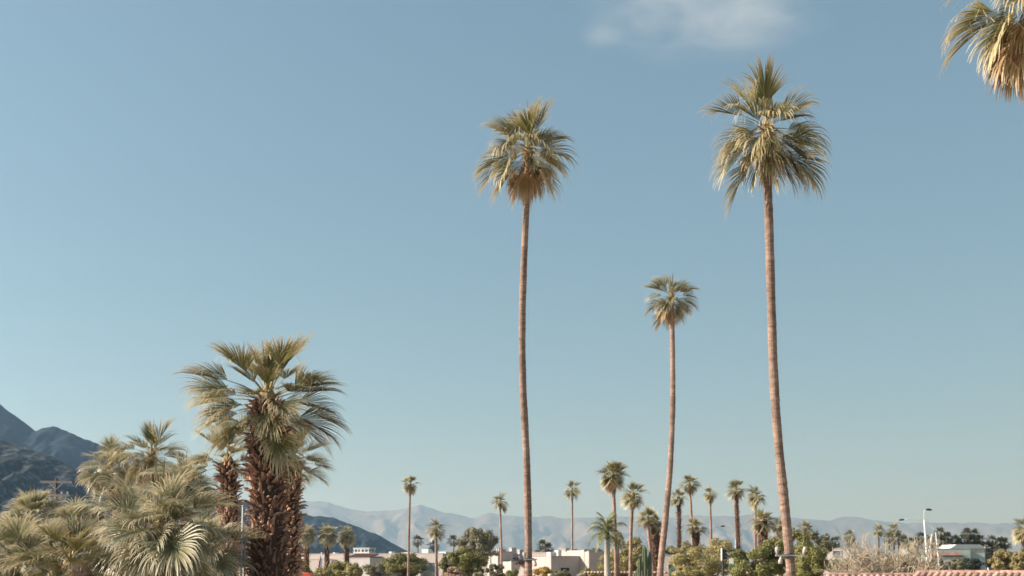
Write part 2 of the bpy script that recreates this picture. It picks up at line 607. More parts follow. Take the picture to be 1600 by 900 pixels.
def lib_frond(style, ei, var):
    key = (style, ei, var)
    if key in LIB:
        return LIB[key]
    st = style
    e = ELEV[ei]
    sd_ = ei * 31 + var * 7 + 1
    up = max(0.0, e / 80.0)
    pk = (0.5, 0.85, 1.15)[var]
    if st == 'near':         # tall fan palms close by
        a = frond_arrays(e, 28, 7, sd_, 0.84 * pk, 1.36, 1.3 - 0.85 * up, 58, 32 + 8 * (1 - up), threads=True)
        mt = M['frond']
    elif st == 'broad':      # California fan palms close by
        a = frond_arrays(e, 36, 7, sd_ + 400, 1.12 * (0.4 + 0.6 * pk), 1.14, 0.85 - 0.6 * up, 66, 30, threads=True)
        mt = M['frond']
    elif st == 'pale':
        a = frond_arrays(e, 42, 7, sd_ + 800, 0.95 * pk, 1.25, 1.15 - 0.6 * up, 98, 26, threads=True)
        mt = M['frond_pale']
    elif st == 'dead':
        a = frond_arrays(e, 28, 6, sd_ + 1200, 0.75, 1.15, 1.9, 60, 38, threads=True, dead=True)
        mt = M['frond_dead']
    elif st == 'mid':
        a = frond_arrays(e, 15, 4, sd_ + 1600, 0.72 * pk, 1.35, 0.95 - 0.6 * up, 74, 26, across=1)
        mt = M['frond']
    elif st == 'midpale':
        a = frond_arrays(e, 15, 4, sd_ + 1700, 0.6, 1.2, 0.8 - 0.5 * up, 85, 26, across=1)
        mt = M['frond_pale']
    elif st == 'middead':
        a = frond_arrays(e, 13, 4, sd_ + 2000, 0.8, 1.0, 2.0, 70, 30, across=1, dead=True)
        mt = M['frond_dead']
    me = mesh_of('frond', a[0], a[1], a[2])
    me.materials.append(mt)
    LIB[key] = me
    return me


def boot_mesh(seed):
    """old leaf base: broad clasping foot narrowing to a split, curled tip"""
    rg = random.Random(seed)
    V, Fc = [], []
    n = 4
    curl = rg.uniform(0.3, 1.0)
    tw = rg.uniform(-0.3, 0.3)
    for k in range(n + 1):
        t = k / n
        w = 0.07 * (1 - 0.72 * t) * rg.uniform(0.8, 1.2)
        x = 0.02 + 0.13 * t + 0.10 * curl * t * t
        z = 0.26 * t - 0.12 * curl * t * t
        th = 0.022 * (1 - 0.4 * t)
        y = tw * t * 0.12
        V += [(x - 0.02, y - w, z), (x + 0.018 + th, y, z - th * 0.3), (x - 0.02, y + w, z), (x - 0.02 - th * 0.4, y, z + th)]
    for k in range(n):
        for j in range(4):
            q = k * 4
            Fc.append((q + j, q + (j + 1) % 4, q + 4 + (j + 1) % 4, q + 4 + j))
    Fc.append((n * 4, n * 4 + 1, n * 4 + 2, n * 4 + 3))
    Fc.append((3, 2, 1, 0))
    return V, Fc


BOOTS = [boot_mesh(s) for s in range(6)]
BOOT_ME = []
for bi, (bv, bf) in enumerate(BOOTS):
    me_ = mesh_of('leaf_base', bv, np.array(bf))
    me_.materials.append(M['boot'])
    BOOT_ME.append(me_)


def spline(pts, m):
    """Catmull-Rom resample"""
    P = [Vector(p) for p in pts]
    P = [P[0] * 2 - P[1]] + P + [P[-1] * 2 - P[-2]]
    out = []
    ns = len(P) - 3
    for i in range(m + 1):
        u = i / m * ns
        k = min(int(u), ns - 1)
        t = u - k
        a, b, c, d = P[k:k + 4]
        out.append(0.5 * ((2 * b) + (c - a) * t + (2 * a - 5 * b + 4 * c - d) * t * t + (3 * b - a - 3 * c + d) * t ** 3))
    return out


def palm(label, path, d, r0, r1, cs, n, style, seed, emin=-55, ndead=8, boots=None, group=None, cat='palm tree', name='fan_palm',
         bootparts=0, sides=12, tmat='trunk', smin=0.86, power=0.85, dead_lo=-75, dead_hi=-35, ring=0.16, heart=1.0, top_e=74):
    """path: photograph points from the lowest seen point of the trunk up to the heart of the crown, all at depth d"""
    rg = random.Random(seed)
    p0 = PX(path[0][0], path[0][1], d)
    pw = [Vector((p0.x, d, 0))]
    for (x, y) in path:
        q = PX(x, y, d)
        if q.z > 0.6:
            pw.append(q)
    root = thing(name, label, cat, (pw[0].x, d, 0), group=group)
    loc = [p - pw[0] for p in pw]
    loc[0].z = -0.15
    Ht = loc[-1].z
    m = max(8, int(Ht / ring)) if sides >= 10 else max(8, int(Ht / 0.6))
    ctr = spline(loc, m)
    rad = []
    for i, c in enumerate(ctr):
        t = i / m
        r = r0 + (r1 - r0) * t ** 0.8 + r0 * 0.45 * math.exp(-c.z / 0.7)
        if sides >= 10:
            r *= 1 + (0.07 if i % 2 else -0.03) * rg.uniform(0.2, 1.2) + 0.05 * math.sin(c.z * 0.9 + seed) * math.sin(c.z * 2.3)
        rad.append(r)
    tb = MB().tube(ctr, rad, sides)
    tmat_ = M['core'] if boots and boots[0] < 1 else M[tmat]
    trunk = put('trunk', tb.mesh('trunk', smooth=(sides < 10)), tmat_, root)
    if boots:
        z0, z1, rows_dz, nround, bs = boots
        sv, sf = [], []
        items = []
        nb = int((z1 - z0) / rows_dz * nround)
        for k in range(nb):
            items.append((z0 + (k + rg.uniform(-2.5, 2.5)) * rows_dz / nround, k * 2.39996 + rg.uniform(-0.12, 0.12)))
        made = 0
        order = sorted(items, key=lambda q: (math.sin(q[1]) > 0.25, -q[0]))
        for (zz, ang) in order:
            f = min(max(zz / Ht, 0), 1) * m
            k = min(int(f), m - 1)
            c = ctr[k].lerp(ctr[k + 1], f - k)
            rr = rad[k] * 0.94
            sc_ = bs * rg.uniform(0.5, 1.25)
            eul = Euler((rg.uniform(-0.3, 0.3), rg.uniform(-0.6, 0.7), ang + rg.uniform(-0.45, 0.45)), 'XYZ')
            lc = Vector((c.x + rr * math.cos(ang), c.y + rr * math.sin(ang), zz))
            bi = rg.randrange(6)
            if made < bootparts:
                put('leaf_base', BOOT_ME[bi], None, trunk, lc, eul, sc_)
                made += 1
            else:
                mat = Matrix.Translation(lc) @ eul.to_matrix().to_4x4() @ Matrix.Scale(sc_, 4)
                b = len(sv)
                sv += [tuple(mat @ Vector(v)) for v in BOOTS[bi][0]]
                sf += [tuple(i + b for i in f_) for f_ in BOOTS[bi][1]]
        if sv:
            s_ = put('leaf_base_cover', mesh_of('leaf_base_cover', sv, np.array(sf)), M['boot'], trunk)
            s_['kind'] = 'stuff'
    # heart of the crown: clasping green-brown leaf bases and the closed spear leaf
    top = ctr[-1]
    hb = MB()
    hr = min(r1 * 1.25, 0.26 * cs) * heart
    hb.tube([(0, 0, -0.55 * cs), (0, 0, -0.2 * cs), (0, 0, 0.12 * cs), (0, 0, 0.45 * cs)], [hr * 0.9, hr * 1.25, hr * 0.95, 0.03 * cs], 9)
    for k in range(3):
        a_ = rg.uniform(0, 6.28)
        hb.tube([(0, 0, 0.2 * cs), (0.05 * math.cos(a_) * cs, 0.05 * math.sin(a_) * cs, 0.9 * cs), (0.14 * math.cos(a_) * cs, 0.14 * math.sin(a_) * cs, rg.uniform(1.5, 1.95) * cs)],
                [0.03 * cs, 0.04 * cs, 0.006 * cs], 5)
    crown = hb.build('crown', M['heart'], root, loc=top)
    ga = 2.39996
    dstyle = 'dead' if style in ('near', 'broad', 'pale') else 'middead'
    for i in range(n):
        f = (i + 0.5) / n
        e = top_e + (emin - top_e) * f ** power + rg.uniform(-16, 16)
        ei = min(range(len(ELEV)), key=lambda k: abs(ELEV[k] - e))
        me = lib_frond(style, ei, rg.randrange(NVAR))
        s = cs * rg.uniform(smin - 0.1, 1.14) * (0.88 + 0.12 * min(1, f * 3))
        s *= 0.84 if e > 62 else 1.0
        if i % 4 == 3:
            s *= rg.uniform(0.6, 0.8)
        put('frond', me, None, crown, (0, 0, cs * (0.16 - 0.42 * f)), (rg.uniform(-0.08, 0.08), R(ELEV[ei] - e) * 0.8, i * ga + rg.uniform(-0.6, 0.6)), s)
    for i in range(ndead):
        e = rg.uniform(dead_lo, dead_hi)
        ei = min(range(len(ELEV)), key=lambda k: abs(ELEV[k] - e))
        me = lib_frond(dstyle, ei, rg.randrange(NVAR))
        put('frond', me, None, crown, (0, 0, -cs * rg.uniform(0.25, 0.5)), (rg.uniform(-0.1, 0.1), R(ELEV[ei] - e) * 0.8, i * ga + rg.uniform(-0.5, 0.5)), cs * rg.uniform(0.75, 1.0))
    return root


# tall fan palms
palm('tall slender fan palm with straw skirt and light bracket on its trunk', [(826, 900), (825, 800), (822, 700), (817, 600), (816, 500), (819, 400), (825, 270), (826, 230)],
     48, 0.165, 0.14, 1.16, 36, 'near', 7, emin=-30, ndead=10, sides=14, dead_lo=-72, dead_hi=-35, boots=(19.2, 20.4, 0.13, 9, 0.7), bootparts=90)
palm('tallest fan palm with big hanging fronds and three floodlights on its trunk', [(1236, 900), (1226, 790), (1216, 690), (1209, 590), (1206, 500), (1203, 400), (1199, 260), (1198, 203)],
     40, 0.175, 0.15, 1.16, 38, 'near', 19, emin=-62, ndead=3, sides=14, boots=(16.7, 18.1, 0.13, 9, 0.8), bootparts=110)
palm('leaning tall fan palm curving up beside green cacti', [(1032, 890), (1041, 800), (1047, 730), (1051, 640), (1051, 560), (1050, 500), (1049, 463)],
     75, 0.24, 0.145, 0.98, 36, 'near', 31, emin=-55, ndead=8, sides=12)
palm('fan palm with wide shaggy straw crown rising over the tiled garden wall', [(1632, 900), (1628, 500), (1622, 200), (1612, -10)],
     29, 0.18, 0.15, 1.15, 46, 'near', 43, emin=-68, ndead=22, sides=12)
# California fan palms on the left
palm('stout fan palm with thick trunk covered in brown leaf bases', [(418, 900), (418, 760), (417, 690), (418, 626)],
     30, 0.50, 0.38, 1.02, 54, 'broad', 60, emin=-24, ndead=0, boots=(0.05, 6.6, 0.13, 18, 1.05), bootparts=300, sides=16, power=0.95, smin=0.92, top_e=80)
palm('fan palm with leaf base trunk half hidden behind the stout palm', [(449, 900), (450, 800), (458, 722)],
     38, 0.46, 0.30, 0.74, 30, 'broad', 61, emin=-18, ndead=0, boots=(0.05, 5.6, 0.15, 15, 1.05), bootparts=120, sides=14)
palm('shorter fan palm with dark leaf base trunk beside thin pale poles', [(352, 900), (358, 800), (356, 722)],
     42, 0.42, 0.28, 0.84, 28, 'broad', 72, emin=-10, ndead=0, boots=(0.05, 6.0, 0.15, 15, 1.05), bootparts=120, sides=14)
palm('slim fan palm hanging over the rocky slope', [(181, 800), (179, 770), (174, 732)], 52, 0.17, 0.14, 0.82, 36, 'pale', 84, emin=-66, ndead=3)
palm('fan palm standing highest above the silvery young palms', [(238, 800), (237, 712)], 50, 0.22, 0.17, 0.88, 38, 'near', 98, emin=-55, ndead=8)
palm('drooping fan palm between the grove and the stout palm', [(288, 800), (290, 755)], 46, 0.25, 0.2, 0.72, 36, 'pale', 103, emin=-60, ndead=4)
palm('broad young fan palm with silvery drooping fronds', [(250, 900), (250, 826)], 25, 0.30, 0.28, 0.88, 58, 'pale', 113, emin=-60, ndead=2, smin=0.8)
palm('rounded silvery fan palm below the utility pole', [(48, 900), (50, 812)], 32, 0.32, 0.28, 0.60, 52, 'pale', 127, emin=-68, ndead=3)
palm('young fan palm beside the rounded silvery palm', [(120, 900), (124, 828)], 31, 0.28, 0.25, 0.58, 44, 'pale', 131, emin=-65, ndead=3)
palm('low young fan palm with dark shaded heart', [(30, 920), (24, 880)], 26, 0.28, 0.25, 0.66, 46, 'pale', 139, emin=-50, ndead=5)
palm('low bushy fan palm in front of the young palms', [(130, 920), (110, 884)], 25, 0.28, 0.25, 0.66, 46, 'broad', 149, emin=-50, ndead=5)
palm('young fan palm leaning its fronds on the leaf base trunk', [(322, 920), (322, 862)], 29, 0.28, 0.25, 0.66, 44, 'pale', 151, emin=-55, ndead=3)
palm('small silvery fan palm filling the gap below the slim palm', [(185, 920), (186, 856)], 29, 0.25, 0.22, 0.60, 44, 'pale', 157, emin=-58, ndead=2)
palm('small fan palm crouching between the silvery palms', [(78, 920), (78, 862)], 28.5, 0.25, 0.22, 0.58, 44, 'pale', 163, emin=-58, ndead=3)

# mid-distance palms
GP = 'palms scattered among the houses'
palm('lone slender palm rising above clipped round ficus', [(638, 900), (639, 830), (641, 757)], 150, 0.21, 0.14, 0.74, 26, 'mid', 201, emin=-62, ndead=6, sides=7, group=GP)
palm('short thin palm between ficus and grey-green tree', [(682, 900), (681, 826)], 122, 0.2, 0.15, 0.72, 26, 'mid', 203, emin=-60, ndead=2, sides=7, group=GP)
palm('thin palm beside the grey-green round tree', [(784, 900), (783, 850), (781, 783)], 142, 0.19, 0.13, 0.72, 22, 'mid', 206, emin=-66, ndead=0, sides=7, group=GP)
palm('thin palm in front of the adobe house walls', [(894, 900), (894, 765)], 140, 0.18, 0.13, 0.66, 26, 'mid', 208, emin=-66, ndead=1, sides=7, group=GP)
palm('full palm with long straw skirt behind the tiled wall', [(963, 900), (960, 800), (957, 741)], 96, 0.19, 0.15, 0.80, 40, 'mid', 209, emin=-40, ndead=22, sides=8, group=GP, dead_lo=-78)
palm('palm twin trunk close to the feather palm', [(966, 900), (965, 870), (966, 838)], 97, 0.16, 0.13, 0.32, 10, 'mid', 210, emin=-60, ndead=6, sides=8, group=GP)
palm('skirted palm just left of the green cacti', [(985, 900), (986, 830), (989, 772)], 92, 0.17, 0.14, 0.64, 36, 'mid', 211, emin=-50, ndead=12, sides=8, group=GP)
palm('leaning thin palm crossing a booted palm trunk', [(1020, 888), (1015, 850), (1012, 809)], 105, 0.19, 0.15, 0.62, 28, 'mid', 213, emin=-50, ndead=2, sides=8, group=GP)
palm('palm with thick rough leaf base trunk beside leaning tall palm', [(1025, 888), (1024, 860), (1023, 818)], 106, 0.24, 0.40, 0.62, 30, 'mid', 215, emin=-35, ndead=3, sides=10, group=GP, boots=(0.6, 5.6, 0.2, 12, 1.0))
palm('palm with rough trunk half hidden by leaning tall palm', [(1061, 880), (1061, 800), (1060, 777)], 122, 0.22, 0.2, 0.60, 26, 'mid', 217, emin=-55, ndead=2, sides=8, group=GP, boots=(0.6, 9.0, 0.28, 9, 0.9))
palm('slim palm rising behind the palo verde', [(1083, 880), (1080, 800), (1077, 756)], 132, 0.18, 0.14, 0.74, 32, 'mid', 219, emin=-55, ndead=4, sides=8, group=GP)
palm('short palm with dark trunk tucked behind the palo verde', [(1088, 880), (1087, 824)], 128, 0.5, 0.4, 0.78, 28, 'mid', 221, emin=-35, ndead=2, sides=8, group=GP, boots=(0.6, 6.0, 0.3, 10, 1.1))
palm('thin pale palm behind the palo verde', [(1112, 880), (1111, 830), (1109, 771)], 150, 0.19, 0.14, 0.66, 26, 'mid', 224, emin=-68, ndead=0, sides=8, group=GP)
palm('rough trunked palm beside the street lamp arm', [(1155, 880), (1152, 820), (1150, 765)], 126, 0.26, 0.22, 0.72, 28, 'mid', 225, emin=-30, ndead=8, sides=9, group=GP, boots=(0.6, 10.0, 0.26, 9, 0.9))
palm('leafy palm behind the dark trunked palm', [(1180, 880), (1181, 774)], 135, 0.2, 0.16, 0.78, 34, 'mid', 227, emin=-52, ndead=2, sides=8, group=GP)
palm('palm with short thick black trunk over the green shrubs', [(1193, 880), (1192, 814)], 105, 0.50, 0.42, 0.76, 34, 'mid', 229, emin=-40, ndead=4, sides=9, group=GP, boots=(0.6, 5.8, 0.26, 12, 1.0))
palm('palm hidden behind the tallest palm trunk', [(1219, 880), (1218, 822)], 112, 0.3, 0.25, 0.6, 28, 'mid', 231, emin=-45, ndead=3, sides=8, group=GP)
palm('pale palm above the grey-green shrub', [(1258, 880), (1258, 826)], 115, 0.22, 0.2, 0.56, 30, 'mid', 233, emin=-50, ndead=3, sides=8, group=GP)
palm('palm at the far end of the yellow-green shrubs', [(1602, 890), (1601, 826)], 88, 0.25, 0.2, 0.66, 34, 'mid', 235, emin=-60, ndead=8, sides=8, group=GP)
for i, (x, yb, y, dd, s) in enumerate([(479, 880, 838, 168, 0.95), (511, 880, 837, 168, 0.98), (542, 880, 839, 170, 0.92)]):
    palm(['round headed silvery palm closest to the leaf base trunks', 'round headed silvery palm standing between two like it', 'round headed silvery palm closest to the white roof lattice'][i], [(x, yb), (x, y - 3)], dd, 0.42, 0.34, s * 1.06, 70, 'midpale', 240 + i, emin=-74, ndead=6, sides=9,
         group='three round palms', boots=(0.6, 4.5, 0.4, 9, 1.2), dead_lo=-80, dead_hi=-60)


# feather palm
def feather_arrays(seed, e0, L=2.3, nl=30):
    rg = random.Random(seed)
    V, Fc, C = [], [], []
    a = R(e0)
    p = Vector((0, 0, 0))
    n = 12
    pts, dr = [p.copy()], []
    for k in range(n):
        d = Vector((math.cos(a), 0, math.sin(a)))
        dr.append(d)
        p = p + d * L / n
        pts.append(p.copy())
        a -= R(13) * max(0.2, math.cos(a))
    dr.append(dr[-1])
    S = Vector((0, 1, 0))
    for k, q in enumerate(pts):
        w = 0.05 * (1 - k / n) + 0.008
        up = S.cross(dr[k])
        for z in (S * w, up * w, S * -w):
            V.append(q + z)
            C.append((0, rg.random(), 1))
    for k in range(n):
        for j in range(3):
            Fc.append((k * 3 + j, k * 3 + (j + 1) % 3, (k + 1) * 3 + (j + 1) % 3, (k + 1) * 3 + j))
    for i in range(nl):
        t = 0.16 + 0.84 * i / (nl - 1)
        k = min(int(t * n), n - 1)
        q = pts[k].lerp(pts[k + 1], t * n - k)
        ll = 0.62 * math.sin(math.pi * min(1, 0.2 + t * 0.75)) + 0.12
        for s in (-1, 1):
            d = (dr[k] * 0.7 + S * s * rg.uniform(0.6, 1.0) + Vector((0, 0, rg.uniform(-0.2, 0.5)))).normalized()
            gr = rg.random()
            b = len(V)
            pp = q.copy()
            for m_ in range(4):
                w = 0.035 * (1 - m_ / 3.4)
                V += [pp - dr[k] * w, pp + dr[k] * w]
                C += [(m_ / 3, gr, 0)] * 2
                pp = pp + d * ll / 3
                d = (d + Vector((0, 0, -0.75))).normalized()
            for m_ in range(3):
                Fc.append((b + 2 * m_, b + 2 * m_ + 1, b + 2 * m_ + 3, b + 2 * m_ + 2))
    return np.array([tuple(v) for v in V]), np.array(Fc), np.array(C)


def feather_palm():
    d = 90
    b = PX(949, 900, d)
    root = thing('feather_palm', 'feather palm with smooth silvery trunk and arching fronds', 'palm tree', (b.x, d, 0))
    top = hgt(843, d)
    ctr = spline([(0, 0, -0.15), (0.03, 0, 1.2), (-0.02, 0, 2.6), (0.0, 0, top)], 30)
    rad = [(0.33 - 0.13 * (i / 30)) * (1.02 if i % 2 else 0.99) for i in range(31)]
    put('trunk', MB().tube(ctr, rad, 14).mesh('trunk', True), M['trunk_grey'], root)
    cr = MB().tube([(0, 0, -0.1), (0, 0, 0.35), (0, 0, 0.9), (0.02, 0, 1.7)], [0.2, 0.19, 0.1, 0.012], 10).build('crown', M['pinnate'], root, loc=(0, 0, top))
    lib = []
    for k, e in enumerate([86, 78, 70, 62, 50, 38, 24, 8]):
        a = feather_arrays(k + 5, e, 2.15 + 0.1 * (k % 3))
        me = mesh_of('frond', *a)
        me.materials.append(M['pinnate'])
        lib.append(me)
    rg = random.Random(8)
    for i in range(19):
        k = min(7, int(i / 19 * 8))
        put('frond', lib[k], None, cr, (0, 0, 0.45 - 0.3 * i / 19), (rg.uniform(-0.15, 0.15), 0, i * 2.39996 + 0.6), rg.uniform(0.8, 1.02))


feather_palm()


# tiny far palms: one mesh crown each, shared between alike ones
def tiny_crown(seed, dark):
    rg = random.Random(seed)
    Vs, Fs, Cs = [], [], []
    b = 0
    for i in range(22):
        f = (i + .5) / 22
        e = 80 - 135 * f
        v, fc, c = frond_arrays(e, 9, 3, seed * 50 + i, 0.8, 1.0, 0.9, 105, 20, across=1)
        az = i * 2.39996 + rg.uniform(-.4, .4)
        m = np.array(Matrix.Rotation(az, 3, 'Z')) * rg.uniform(0.85, 1.1)
        v = v @ m.T
        Vs.append(v)
        Fs.append(fc + b)
        Cs.append(c)
        b += len(v)
    me = mesh_of('crown', np.concatenate(Vs), np.concatenate(Fs), np.concatenate(Cs))
    me.materials.append(M['frond_far'] if dark else M['frond'])
    return me


TC = {(k, dk): tiny_crown(k + (10 if dk else 0), dk) for k in range(3) for dk in (0, 1)}
tiny_trunk = MB().tube([(0, 0, -0.02), (0.004, 0, 0.5), (0, 0, 1.0)], [1.25, 1.0, 0.85], 6).mesh('trunk', True)
tiny_trunk.materials.append(M['bark'])


def tiny_palm(x, y, d, s, k, dark, label, group, r=0.2):
    b = PX(x, 880, d)
    root = thing('far_palm', label, 'palm tree', (b.x, d, 0), group=group)
    z = hgt(y, d)
    put('trunk', tiny_trunk, None, root, (0, 0, 0), None, (r, r, z))
    put('crown', TC[(k, dark)], None, root, (0, 0, z), (0, 0, x * 1.7), s)


rg = random.Random(77)
for (x, y, dk) in [(653, 846, 1), (678, 853, 1), (709, 846, 1), (848, 853, 1), (857, 858, 1)]:
    tiny_palm(x, y, 330, 1.25, rg.randrange(3), dk, 'tiny dark palm far behind the long house', 'tiny palms behind the houses')
for (x, y) in [(1031, 845), (1021, 858), (1041, 868), (1057, 868), (1019, 848), (1049, 862)]:
    tiny_palm(x, y, 320, 1.1, rg.randrange(3), 1, 'tiny dark palm far behind the leaning tall palm', 'tiny palms past the leaning palm')
for (x, y, dk) in [(1328, 838, 0), (1373, 830, 0), (1397, 828, 0), (1389, 842, 0), (1404, 842, 0), (1331, 850, 0), (1305, 848, 1), (1412, 846, 0)]:
    tiny_palm(x, y, 260, 1.05, rg.randrange(3), dk, 'tiny palm rising behind the bare dry shrub', 'tiny palms behind the dry shrub')
for (x, y) in [(1440, 841), (1432, 848), (1470, 834), (1471, 847), (1480, 851), (1481, 841), (1494, 846), (1498, 852), (1511, 835), (1507, 845), (1522, 836), (1518, 847),
               (1530, 845), (1527, 852), (1551, 846), (1541, 855), (1563, 849), (1570, 850), (1549, 856), (1453, 846), (1424, 850)]:
    tiny_palm(x, y, 300, 1.15, rg.randrange(3), 1, 'tiny dark palm in the far grove behind the pale green house', 'far palm grove')


# ------------------------------------------------------------------ shrubs and broadleaf trees
def leafy(label, name, x, y0, d, wpx, hpx, mat, n, seed, cat='shrub', lobes=26, leaf=0.16, depth=None, trunk_h=None, group=None, squash=0.9, shell=0.55, clump=0.26, bottom=0.12):
    """leaf-clump shrub: x = photograph column of its centre, y0 = row of its top, hpx = height of foliage in px"""
    rg = np.random.RandomState(seed)
    w = wpx / F * d / 2
    top = hgt(y0, d)
    zc0 = max(bottom, top - hpx / F * d)
    h = (top - zc0) / 2
    dp = depth or w * squash
    c = PX(x, 880, d)
    root = thing(name, label, cat, (c.x, d, 0), group=group)
    cz = zc0 + h
    # clump centres spread through the outer volume
    u = rg.normal(size=(lobes, 3))
    u /= np.linalg.norm(u, axis=1)[:, None]
    rr = shell + (1 - shell) * rg.rand(lobes) ** 0.6
    cr = clump * (0.7 + 0.7 * rg.rand(lobes))
    cc = u * rr[:, None] * (1 - cr[:, None] * 0.55)
    per = (cr ** 2 / (cr ** 2).sum() * n).astype(int) + 8
    Vs, Cs = [], []
    for k in range(lobes):
        m = per[k]
        q = rg.normal(size=(m, 3))
        q /= np.linalg.norm(q, axis=1)[:, None]
        q[:, 2] = np.where(q[:, 2] < -0.2, q[:, 2] * 0.6, q[:, 2])
        p = cc[k] + q * cr[k] * (0.55 + 0.5 * rg.rand(m))[:, None]
        p = p * np.array([w, dp, h])
        p[:, 2] += cz
        nr = q + u[k] * 0.4 + rg.normal(size=(m, 3)) * 0.55
        nr /= np.linalg.norm(nr, axis=1)[:, None] + 1e-6
        t1 = np.cross(nr, rg.normal(size=(m, 3)))
        t1 /= np.linalg.norm(t1, axis=1)[:, None] + 1e-6
        t2 = np.cross(nr, t1)
        L = leaf * (0.6 + 0.8 * rg.rand(m))[:, None]
        a = p - t1 * L
        b = p + t2 * L * 0.42
        c_ = p + t1 * L
        d_ = p - t2 * L * 0.42
        Vs.append(np.stack([a, b, c_, d_], 1).reshape(-1, 3))
        g = np.repeat(rg.rand(m), 4)
        tt = np.tile([0.2, 0.5, 0.9, 0.5], m)
        Cs.append(np.stack([tt, 0.6 * g + 0.4 * rg.rand(), np.zeros_like(g)], 1))
    V = np.concatenate(Vs)
    V[:, 2] = np.maximum(V[:, 2], 0.04)
    C = np.concatenate(Cs)
    Fc = np.arange(len(V)).reshape(-1, 4)
    rr_ = random.Random(seed)
    tb = MB()
    th = trunk_h or max(0.25, zc0 + 0.25 * h)
    tr = 0.05 * max(1.0, (w + h) * 0.75)
    tb.tube([(0, 0, -0.1), (0.05 * w, 0, th * 0.6), (0.02 * w, 0.03 * w, th)], [tr * 1.3, tr, tr * 0.85], 8)
    for k in range(min(lobes, 14)):
        e = cc[k] * np.array([w, dp, h]) * 0.85 + np.array([0, 0, cz])
        md = (e + np.array([0, 0, th])) / 2 + rg.normal(size=3) * 0.08 * w
        md[2] = max(md[2], th * 0.8)
        tb.tube([(0.02 * w, 0.03 * w, th * 0.95), tuple(md), tuple(e)], [tr * 0.55, tr * 0.38, tr * 0.12], 5)
    tb.build('trunk', M['bark'], root, smooth=True)
    put('crown', mesh_of('crown', V, Fc, C), mat, root)
    return root


leafy('clipped round ficus behind the lone slender palm', 'ficus_bush', 634, 862, 158, 72, 60, M['b_ficus'], 6500, 1, lobes=40, leaf=0.17)
leafy('big rounded grey-green tree in front of low walls', 'round_tree', 748, 823, 136, 70, 66, M['b_olive'], 9000, 2, 'tree', lobes=60, leaf=0.15, clump=0.2, trunk_h=2.0)
leafy('dark green dense bush under the grey-green tree', 'green_bush', 728, 852, 128, 66, 62, M['b_ficus'], 6000, 3, lobes=40, leaf=0.16)
leafy('low green bush behind the dry pinkish shrub', 'green_bush', 703, 858, 127, 34, 50, M['b_ficus'], 3000, 4, lobes=24, leaf=0.15)
leafy('dry pinkish shrub in front of the green bush', 'dry_shrub', 709, 886, 120, 38, 26, M['b_pink'], 2500, 5, lobes=24, leaf=0.1)
leafy('pale sage shrub beside the dry pinkish shrub', 'sage_shrub', 746, 890, 118, 24, 22, M['b_sage'], 1800, 6, lobes=18, leaf=0.1)
leafy('bright yellow flowering shrub beside the tall slender palm', 'yellow_shrub', 849, 886, 90, 44, 40, M['b_yellow'], 3500, 7, lobes=26, leaf=0.09)
leafy('green bush at the foot of the leaf base trunks', 'green_bush', 473, 876, 90, 34, 60, M['b_ficus'], 2800, 8, lobes=22, leaf=0.11)
leafy('rounded green hedge bush beside the flag', 'hedge_bush', 530, 877, 125, 66, 50, M['b_ficus'], 5000, 9, lobes=34, leaf=0.14)
leafy('olive green bush below the brown tiled roof', 'hedge_bush', 552, 878, 118, 32, 45, M['b_palo'], 2600, 10, lobes=22, leaf=0.13)
leafy('low olive bush between tiled roof and ficus', 'olive_bush', 592, 876, 165, 54, 45, M['b_olive'], 4000, 12, lobes=30, leaf=0.15)
leafy('light green mesquite tree behind the skirted palms', 'mesquite_tree', 990, 838, 112, 74, 62, M['b_palo'], 6000, 13, 'tree', lobes=50, leaf=0.12, clump=0.2, shell=0.35, trunk_h=1.6)
leafy('dark bush behind the feather palm trunk', 'dark_bush', 975, 858, 116, 90, 50, M['b_ficus'], 4500, 14, lobes=30, leaf=0.13)
leafy('feathery yellow-green palo verde beside the cacti', 'palo_verde', 1092, 852, 84, 96, 76, M['b_palo'], 9000, 15, 'tree', lobes=70, leaf=0.085, clump=0.18, shell=0.3, trunk_h=1.0)
leafy('loose palo verde top behind the street sign', 'palo_verde', 1073, 842, 98, 64, 50, M['b_palo'], 4500, 16, 'tree', lobes=40, leaf=0.1, clump=0.2, shell=0.3, trunk_h=1.4)
leafy('loose green tree behind the street lamp pole', 'green_tree', 1128, 838, 125, 66, 55, M['b_palo'], 5000, 17, 'tree', lobes=40, leaf=0.13, clump=0.22, shell=0.35, trunk_h=1.4)
leafy('large dense green shrub left of the floodlight bracket', 'green_shrub', 1184, 842, 68, 92, 80, M['b_ficus'], 11000, 18, lobes=60, leaf=0.085, clump=0.2)
leafy('dense green shrub right of the floodlight bracket', 'green_shrub', 1266, 846, 66, 70, 80, M['b_ficus'], 8000, 19, lobes=46, leaf=0.085, clump=0.2)
leafy('tall dark green shrub behind the tallest palm trunk', 'green_shrub', 1232, 828, 84, 90, 70, M['b_ficus'], 8000, 20, lobes=50, leaf=0.1, clump=0.2)
leafy('grey-green tamarisk behind the dense green shrub', 'tamarisk', 1276, 829, 90, 56, 70, M['b_olive'], 6000, 21, lobes=46, leaf=0.09, clump=0.2)
leafy('low olive shrub below the small white house', 'olive_shrub', 1318, 868, 78, 50, 34, M['b_olive'], 4000, 22, lobes=28, leaf=0.09)
leafy('small yellow flowering shrub beside the bare dry shrub', 'yellow_shrub', 1320, 878, 66, 16, 16, M['b_yellow'], 1000, 23, lobes=12, leaf=0.06)
leafy('yellow-green shrub at the end of the far grove', 'warm_shrub', 1570, 856, 80, 50, 44, M['b_warm'], 5000, 24, lobes=36, leaf=0.09)
leafy('silvery shrub crowding the palm at the tiled wall end', 'warm_shrub', 1600, 852, 74, 42, 46, M['b_warm'], 5000, 25, lobes=34, leaf=0.09)
